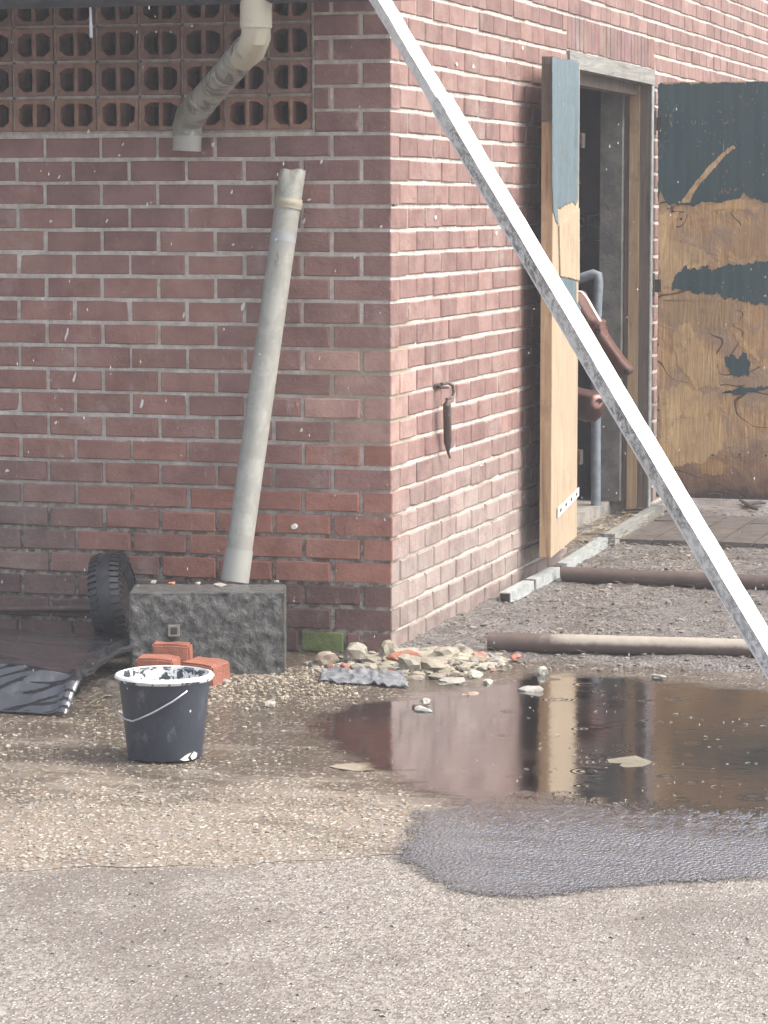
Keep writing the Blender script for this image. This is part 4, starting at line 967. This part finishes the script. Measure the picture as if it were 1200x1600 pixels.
for i in range(4):
    for k in range(seg):
        q = 6.2832*k/seg; w_ = .6+.5*noise.noise(Vector((math.cos(q)*3, math.sin(q)*3, 1))); rr, zz = [(r1-.005, Hb-.006*w_), (r1-.001, Hb+.004), (r1+.0075, Hb+.0015), (r1+.0108, Hb-.004-.006*max(0, w_-.5))][i]
        vs.append(bc+Vector((rr*math.cos(q), rr*math.sin(q), zz)))
b.add(vs, [[i*seg+k, i*seg+(k+1) % seg, (i+1)*seg+(k+1) % seg, (i+1)*seg+k] for i in range(3) for k in range(seg)]); b.smooth = True; b.build('plaster_rim', M['whiteplain'], bk)
def onb(u, v, off=.001):   # point on the front of the bucket seen along a pixel
    d = ray(u, v); t = (bc.y-.1-CAM.y)/d.y
    for _ in range(30):
        p = CAM+d*t; rad = r0+(r1-r0)*max(0, min(1, (p.z-bc.z)/Hb)); e_ = math.hypot(p.x-bc.x, p.y-bc.y)-rad-off; t += e_*.7
        if abs(e_) < 1e-5: break
    return CAM+d*t
b = MB(); hp = [onb(292, 1079.5, .002), onb(291, 1081, .006), onb(270, 1096, .007), onb(240, 1113, .009), onb(218, 1123, .010), onb(207, 1127, .010), onb(196, 1124, .010)]
e1 = hp[-1]; lf = bc+Vector((-r1*.985-.012, -.02, .11)); hp += [PY(186.5, 1117, e1.y+.02), PY(181.5, 1112, e1.y+.045), PY(182, 1104, e1.y+.07), PY(187, 1098, e1.y+.085)]
b.tube(hp, .0023, 8); b.build('handle', simple('wire', (.45, .47, .5), (.6, .62, .64), .35, 30, 0, metal=.5), bk)
b = MB()
for pl_ in ([(281,1187),(290,1180),(299,1176),(293,1184),(296,1188),(287,1189)], [(297,1182),(303,1174),(308,1177),(306,1184),(300,1187)]):
    n_ = (onb(pl_[0][0], pl_[0][1])-bc); n_.z = 0; b.plate([onb(u, v, .0005) for u, v in pl_], n_, .001, step=.006, jit=.001)
b.build('plaster_splash', M['whiteplain'], bk)

# ------------------------------------------------------------------ steel pipes and tube on the ground
def ground_pipe(u0, v0, u1, v1, r, label, mt=None):
    p, q = PZ(u0, v0, .004+r), PZ(u1, v1, .004+r); p.z = q.z = .004+r; d = (q-p).normalized(); q = q+d*.45; b = MB(); K = 14
    b.tube([p.lerp(q, i/K)+Vector((0, 0, R.uniform(-.001, .001))) for i in range(K+1)], r, 20, cap=False); b.tube([p.lerp(q, i/4) for i in range(5)], r-.005, 16, cap=False)
    o = b.build('steel_pipe', mt or M['rust']); return tag(o, label, 'pipe', 'rusty steel pipes lying on the ground'), p, q
ground_pipe(763, 1002.5, 1200, 1014.5, .032, 'rusty steel pipe on the ground nearest the puddle, pale along its right half', mat_pale_pipe())
o2, p2_, q2_ = ground_pipe(880, 898, 1200, 911.5, .032, 'rusty drilled steel pipe lying farther back, closer to the door')
for u in (965, 1002):
    c = PY(u, 896, p2_.y-.029); MB().tube([c, c+Vector((0, .006, 0))], .007, 8).build('drilled_hole', M['darkmetal'], o2)
def stick(name, mat, u0, v0, u1, v1, w_, hh, label, cat, z=.012, jit=.0):
    p, q = PZ(u0, v0, z+hh), PZ(u1, v1, z+hh); p.z = q.z = z+hh/2; d = (q-p); sdv = Vector((d.y, -d.x, 0)).normalized()
    b = MB(); b.obox((p+q)/2, d/2, sdv*w_/2, (0, 0, hh/2)); o = b.build(name, mat); tag(o, label, cat); return o, p, q, sdv
o, p, q, s_ = stick('square_tube', M['galv'], 789, 926, 870, 884, .044, .042, 'galvanised square tube length nearest the corner, open end facing the yard', 'metal tube')
d = (q-p).normalized(); MB().obox(p-d*.0006, d*.001, s_*.018, (0, 0, .017)).build('open_end', M['darkmetal'], o)
for t in (.45, .97):
    c = p.lerp(q, t); MB().obox(c, d*.012, s_*.025, (0, 0, .0235)).build('clip', M['rust'], o)
stick('square_tube', M['galv'], 878, 880, 948, 836, .044, .042, 'galvanised square tube length below the left door leaf, half buried in dirt', 'metal tube')
stick('wooden_batten', M['greywood'], 952, 834, 1030, 787, .05, .05, 'grey wooden batten lying in line with the tube below the doorway', 'batten', z=.02)
b = MB(); c = PZ(948, 836, .06); b.plate([c+Vector(t) for t in ((-.09,-.02,0),(-.05,.06,.004),(.02,.03,0),(.035,-.04,-.004),(-.03,-.01,.002))], (0, 0, 1), .006); tag(b.build('wood_chip', M['brownwood']), 'flat brown wood splinter over the gap between tube and batten', 'splinter')
b = MB(); c0 = PZ(1156, 781, .03); b.tube([c0, PZ(1166, 787, .03), PZ(1176, 793, .028), PZ(1184, 796, .026)], [.006, .011, .010, .005], 8); b.obox(PZ(1180, 786, .03), (.035, .03, .002), (-.02, .04, 0), (0, 0, .004))
tag(b.build('iron_scrap', M['darkmetal']), 'bent dark iron scrap on the ground under the open right door', 'scrap')

# ------------------------------------------------------------------ rubble
def stone(u, v, r, col, label, z=0, cat='stone', name='rubble_stone', sub=2, rough=.4, rot=None, group=None):
    p = PZ(u, v, z); o = MB().rock((p.x, p.y, z+r[2]*.55), r, col, sub, rough, rot).build(name, M['stone'], smooth=False); return tag(o, label, cat, group)
PALE = (.36, .33, .265); GREY = (.33, .33, .31)
stone(557, 1030, (.042, .035, .038), (.36, .34, .29), 'rounded grey stone lump leaning on the wall right of the mossy brick', .012)
stone(632, 1032, (.058, .025, .022), (.42, .14, .085), 'long red brick fragment on top of the rubble at the corner', .02, 'brick fragment', 'brick_fragment', rot=.5)
stone(508, 1038, (.036, .03, .030), (.40, .31, .25), 'pinkish plaster lump in front of the mossy brick', .005)
stone(540, 1046, (.015, .014, .014), (.45, .14, .09), 'small red brick chip in front of the grey lump', .004, 'brick chip', 'brick_fragment')
stone(517, 1047, (.011, .011, .012), (.47, .16, .10), 'tiny red brick chip below the pinkish plaster lump', .004, 'brick chip', 'brick_fragment')
stone(606, 1026, (.034, .03, .034), PALE, 'pale pointed mortar lump right at the wall corner', .02)
stone(640, 1046, (.036, .03, .034), (.38, .36, .30), 'pale mortar lump just in front of the red fragment', .01)
stone(695, 1030, (.058, .035, .030), PALE, 'big pale mortar lump on the right side of the rubble heap', .012)
stone(672, 1046, (.05, .033, .024), PALE, 'broad pale mortar cake in the middle of the heap', .006)
stone(720, 1022, (.050, .03, .020), (.36, .34, .29), 'flat pale mortar slab behind, next to the rusty pipe end', .018)
stone(748, 1030, (.030, .022, .018), (.40, .20, .14), 'red brown brick piece between rubble heap and rusty pipe', .008, 'brick fragment', 'brick_fragment')
stone(806, 1030, (.020, .016, .013), (.46, .17, .11), 'small red brick bit lying in front of the rusty pipe', .008, 'brick fragment', 'brick_fragment')
stone(742, 1056, (.045, .022, .010), (.42, .42, .39), 'flat pale flake in the shallow water right of the heap', .004)
stone(705, 1067, (.050, .025, .011), (.36, .35, .32), 'long pale flake at the water edge below the heap', .004)
stone(762, 1069, (.020, .014, .012), (.48, .47, .42), 'small pale lump in the water beside the long flake', .004)
stone(735, 1086, (.030, .012, .006), (.36, .24, .19), 'thin reddish shard just breaking the puddle surface', .006, 'shard')
stone(848, 1056, (.017, .012, .020), (.55, .54, .50), 'little pointed white stone standing in the puddle', .004)
stone(830, 1081, (.042, .020, .011), (.50, .50, .47), 'flat whitish stone in the puddle left of the door reflection', .005)
stone(1028, 1061, (.024, .015, .010), (.34, .34, .33), 'grey stone in the puddle below the rusty pipe', .005)
stone(660, 1113, (.028, .016, .012), (.52, .52, .50), 'white flat stone of the little stack in the puddle, front one', .004)
stone(664, 1101, (.018, .012, .014), (.42, .41, .38), 'grey stone of the little stack in the puddle, back one', .006)
stone(655, 1107, (.022, .012, .010), (.12, .08, .075), 'dark brown shard in the middle of the little puddle stack', .006, 'shard')
stone(423, 1104, (.018, .014, .012), (.45, .44, .42), 'lone grey stone on the wet yard right of the bucket', .002)
stone(629, 1069, (.036, .014, .006), (.30, .34, .40), 'blue grey slate flake in front of the rubble', .004, 'slate', 'slate_flake')
stone(985, 1193, (.075, .075, .0045), (.27, .24, .17), 'low yellowish patch of grit rising through the puddle', .004, 'grit')
stone(556, 1199, (.055, .055, .0025), (.34, .29, .22), 'small sandy patch on the wet yard in the middle', .001, 'grit')
stone(352, 1068, (.018, .014, .010), (.30, .29, .28), 'grey pebble on the gravel right of the red bricks', .002)
stone(612, 1056, (.020, .016, .012), (.33, .16, .12), 'brown brick crumb at the right tip of the grey wet sheet', .004, 'brick chip', 'brick_fragment')
# grey wet membrane scrap lying along the front of the heap
b = MB(); q0, q1, q2, q3 = PZ(498, 1062, .01), PZ(640, 1072, .01), PZ(628, 1052, .018), PZ(505, 1046, .018); NU, NV = 46, 14; vs = []
for j in range(NV+1):
    for i in range(NU+1):
        u, v = i/NU, j/NV; p = (q0.lerp(q1, u)).lerp(q3.lerp(q2, u), v); p.z = .006+.012*abs(noise.noise(Vector((u*9, v*3, 1))))*1.6+.016*v; p.y += .03*noise.noise(Vector((u*6, 0, v*2))); vs.append(p)
b.add(vs, [[j*(NU+1)+i, j*(NU+1)+i+1, (j+1)*(NU+1)+i+1, (j+1)*(NU+1)+i] for j in range(NV) for i in range(NU)]); b.smooth = True
o = b.build('membrane_scrap', simple('wet_grey_membrane', (.12, .13, .145), (.26, .27, .28), .35, 45, .004)); o.modifiers.new('t', 'SOLIDIFY').thickness = .003; tag(o, 'crumpled blue grey membrane strip along the front of the rubble', 'membrane')
# countless small stuff
def heap_pt():
    while True:
        u, v = R.uniform(455, 800), R.uniform(1012, 1080)
        cx = (u-640)/150; cy = (v-1038-(u-640)*-.02)/24
        if cx*cx+cy*cy < R.uniform(.2, 1.25): break
    p = PZ(u, v, 0); return p
b = MB()
for _ in range(520):
    p = heap_pt(); s_ = min(.034, .005+abs(R.gauss(0, .010))); k = R.random()
    c = PALE if k < .62 else GREY if k < .83 else (.34, .16, .11) if k < .86 else (.25, .22, .18); f = R.uniform(.75, 1.1)
    hz = .014*max(0, 1-((p.x-.13)**2/.09+(p.y+.05)**2/.07))
    b.rock((p.x, p.y, hz+s_*.2), (s_*R.uniform(.9, 1.7), s_, s_*R.uniform(.35, .65)), tuple(q*f for q in c), 1)
b.build('mortar_rubble', M['stone'], kind='stuff')
grid('rubble_sand', -.25, .55, -.42, .22, 60, 50, lambda x, y: -.012++.040*max(0, 1-((x-.14)**2/.10+(y+.03)**2/.055))+.008*fbm(x, y, 14), simple('mortar_sand', (.26, .235, .185), (.42, .39, .31), .9, 40, .004), kind='stuff', mask=lambda x, y: not (x < .01 and y > 0))
b = MB()
for _ in range(3200):
    x = abs(R.gauss(0, .9))+R.uniform(-.02, .1) if R.random() < .5 else R.uniform(0, 1.6); y = R.uniform(-.12, 4.6)
    s_ = .003+abs(R.gauss(0, .0035)); f = R.uniform(.5, 1.3); c = R.choice([(.16, .15, .14), (.24, .23, .22), (.10, .09, .085), (.30, .28, .25), (.20, .16, .13)])
    b.rock((x, y, max(.0, gz(x, y))+s_*.2), (s_*1.3, s_, s_*.6), tuple(q*f for q in c), 0)
b.build('gravel', M['stone'], kind='stuff')
def zg():
    x = abs(R.gauss(.25, .5)); y = R.uniform(-.1, 4.7) if R.random() < .6 else R.gauss(3.2, .5); return x, y, max(0, gz(x, y))+.004
strands('straw', 1500, zg, [(.34, .30, .24), (.22, .19, .16), (.13, .115, .10), (.42, .38, .30)], (.015, .05), .0011)
def zd(): x = R.uniform(-.17, .1); y = R.uniform(2.5, 4.3); return x, y, .03+.03*R.random()
strands('straw', 500, zd, SC, (.02, .06), .0014)
b = MB()
for _ in range(4200):
    while True:
        u, v = R.uniform(-80, 760), R.uniform(1060, 1385)
        if v > 1240 or R.random() < (.40 if u < 330 else .16): 
            p = PZ(u, v, 0)
            if p.y > seam(p.x)+.02 and not (u > 640 and v < 1290): break
    s_ = .0024+abs(R.gauss(0, .0022)); k = R.random(); c = (.50, .465, .41) if k < .45 else (.36, .31, .25) if k < .9 else (.30, .21, .14); f = R.uniform(.6, 1.15)
    b.rock((p.x, p.y, s_*.12), (s_*1.25, s_, s_*.5), tuple(q*f for q in c), 0)
b.build('pebbles', M['stone'], kind='stuff')
b = MB()
for _ in range(1100):
    u, v = R.uniform(325, 560), R.gauss(1068, 18); p = PZ(u, v, 0)
    if p.y > -.30: continue
    s_ = .0022+abs(R.gauss(0, .0028)); c = R.choice([(.40, .35, .26), (.32, .27, .20), (.48, .44, .36), (.22, .18, .13)])
    b.rock((p.x, p.y, s_*.2), (s_*1.3, s_, s_*.6), c, 0)
b.build('yellow_gravel', M['stone'], kind='stuff')
b = MB()
for _ in range(150):
    u, v = R.uniform(-60, 1260), R.uniform(1330, 1660); p = PZ(u, v, .004); a_ = R.uniform(0, 6.28); l = R.uniform(.003, .010)
    d_ = Vector((math.cos(a_), math.sin(a_), 0)); q_ = Vector((-d_.y, d_.x, 0)); c = R.choice([(.05, .042, .036), (.09, .075, .06), (.30, .25, .18), (.035, .03, .03)])
    if p.y > seam(p.x) or (p.x > .78 and p.y > -3.2): continue
    b.add([p-d_*l, p+q_*l*.35+Vector((0,0,.002)), p+d_*l, p-q_*l*.3+Vector((0,0,.001)), p+Vector((0,0,.0035))], [[0,3,4],[3,2,4],[2,1,4],[1,0,4]], c)
b.build('litter', M['straw'], kind='stuff')
b = MB(); xs = [-7+i*.02 for i in range(701)]; n = len(xs); lo = []; hi = []
for x in xs:
    w_ = max(.0008, .004+.007*noise.noise(Vector((x*5, 2, 0)))+.004*noise.noise(Vector((x*40, 7, 0)))); y_ = seam(x)+.008; lo.append((x, y_-w_, .0075)); hi.append((x, y_+w_, .0075))
b.add(lo+hi, [[i, i+1, n+i+1, n+i] for i in range(n-1)]); b.build('joint_dirt', M['soil'], kind='stuff')
def zp():
    u, v = R.uniform(780, 1220), R.uniform(1070, 1290); p = PZ(u, v, .009); return p.x, p.y, .009
strands('floating_chaff', 70, zp, [(.42, .38, .3), (.34, .30, .24)], (.005, .016), .0010)

# falling drop's streak, built as a solid thread, and drops of rain in the air
p = PY(141, 4, GY); q = PY(142.5, 60, GY)
tag(MB().tube([p, p.lerp(q, .3), p.lerp(q, .75), p.lerp(q, .97), q], [.0035, .004, .0052, .0056, .0015], 10).build('drop_streak', simple('drop_streak_water', (.42, .46, .52), (.52, .56, .62), .12, 30, 0, spec=.9)), 'pale streak of a falling drop below the gutter, left of the downpipe', 'water')
b = MB()
for _ in range(800):
    u, v, f_ = R.uniform(-100, 1300), R.uniform(-100, 1500), R.uniform(.35, 1.0)**.8
    d = ray(u, v); t = 9.6*f_; p = CAM+d*t
    if p.z < .02 or p.y > -.05 and p.x < .03: continue
    r_ = R.uniform(.0005, .0011)
    b.add([p+Vector((0,0,r_*4.5)), p+Vector((r_,0,0)), p+Vector((0,r_,0)), p+Vector((-r_,0,0)), p+Vector((0,-r_,0)), p-Vector((0,0,r_*2))], [[0,1,2],[0,2,3],[0,3,4],[0,4,1],[5,2,1],[5,3,2],[5,4,3],[5,1,4]])
b.smooth = True; dm = N('raindrop'); dm.b.inputs['Transmission Weight'].default_value = .5; b.build('raindrops', dm.fin((.85, .88, .92), .1), kind='stuff')
# ------------------------------------------------------------------ rain haze
hz_ = N('rain_haze'); hz_.t.nodes.remove(hz_.b); pv = hz_.n('VolumePrincipled'); pv.inputs['Color'].default_value = (.93, .95, 1, 1); pv.inputs['Density'].default_value = HAZE
hz_.t.links.new(pv.outputs[0], hz_.out.inputs['Volume'])
MB().box((-160, -160, -1.1), (160, 160, 7.6)).build('haze', hz_.m, kind='stuff')
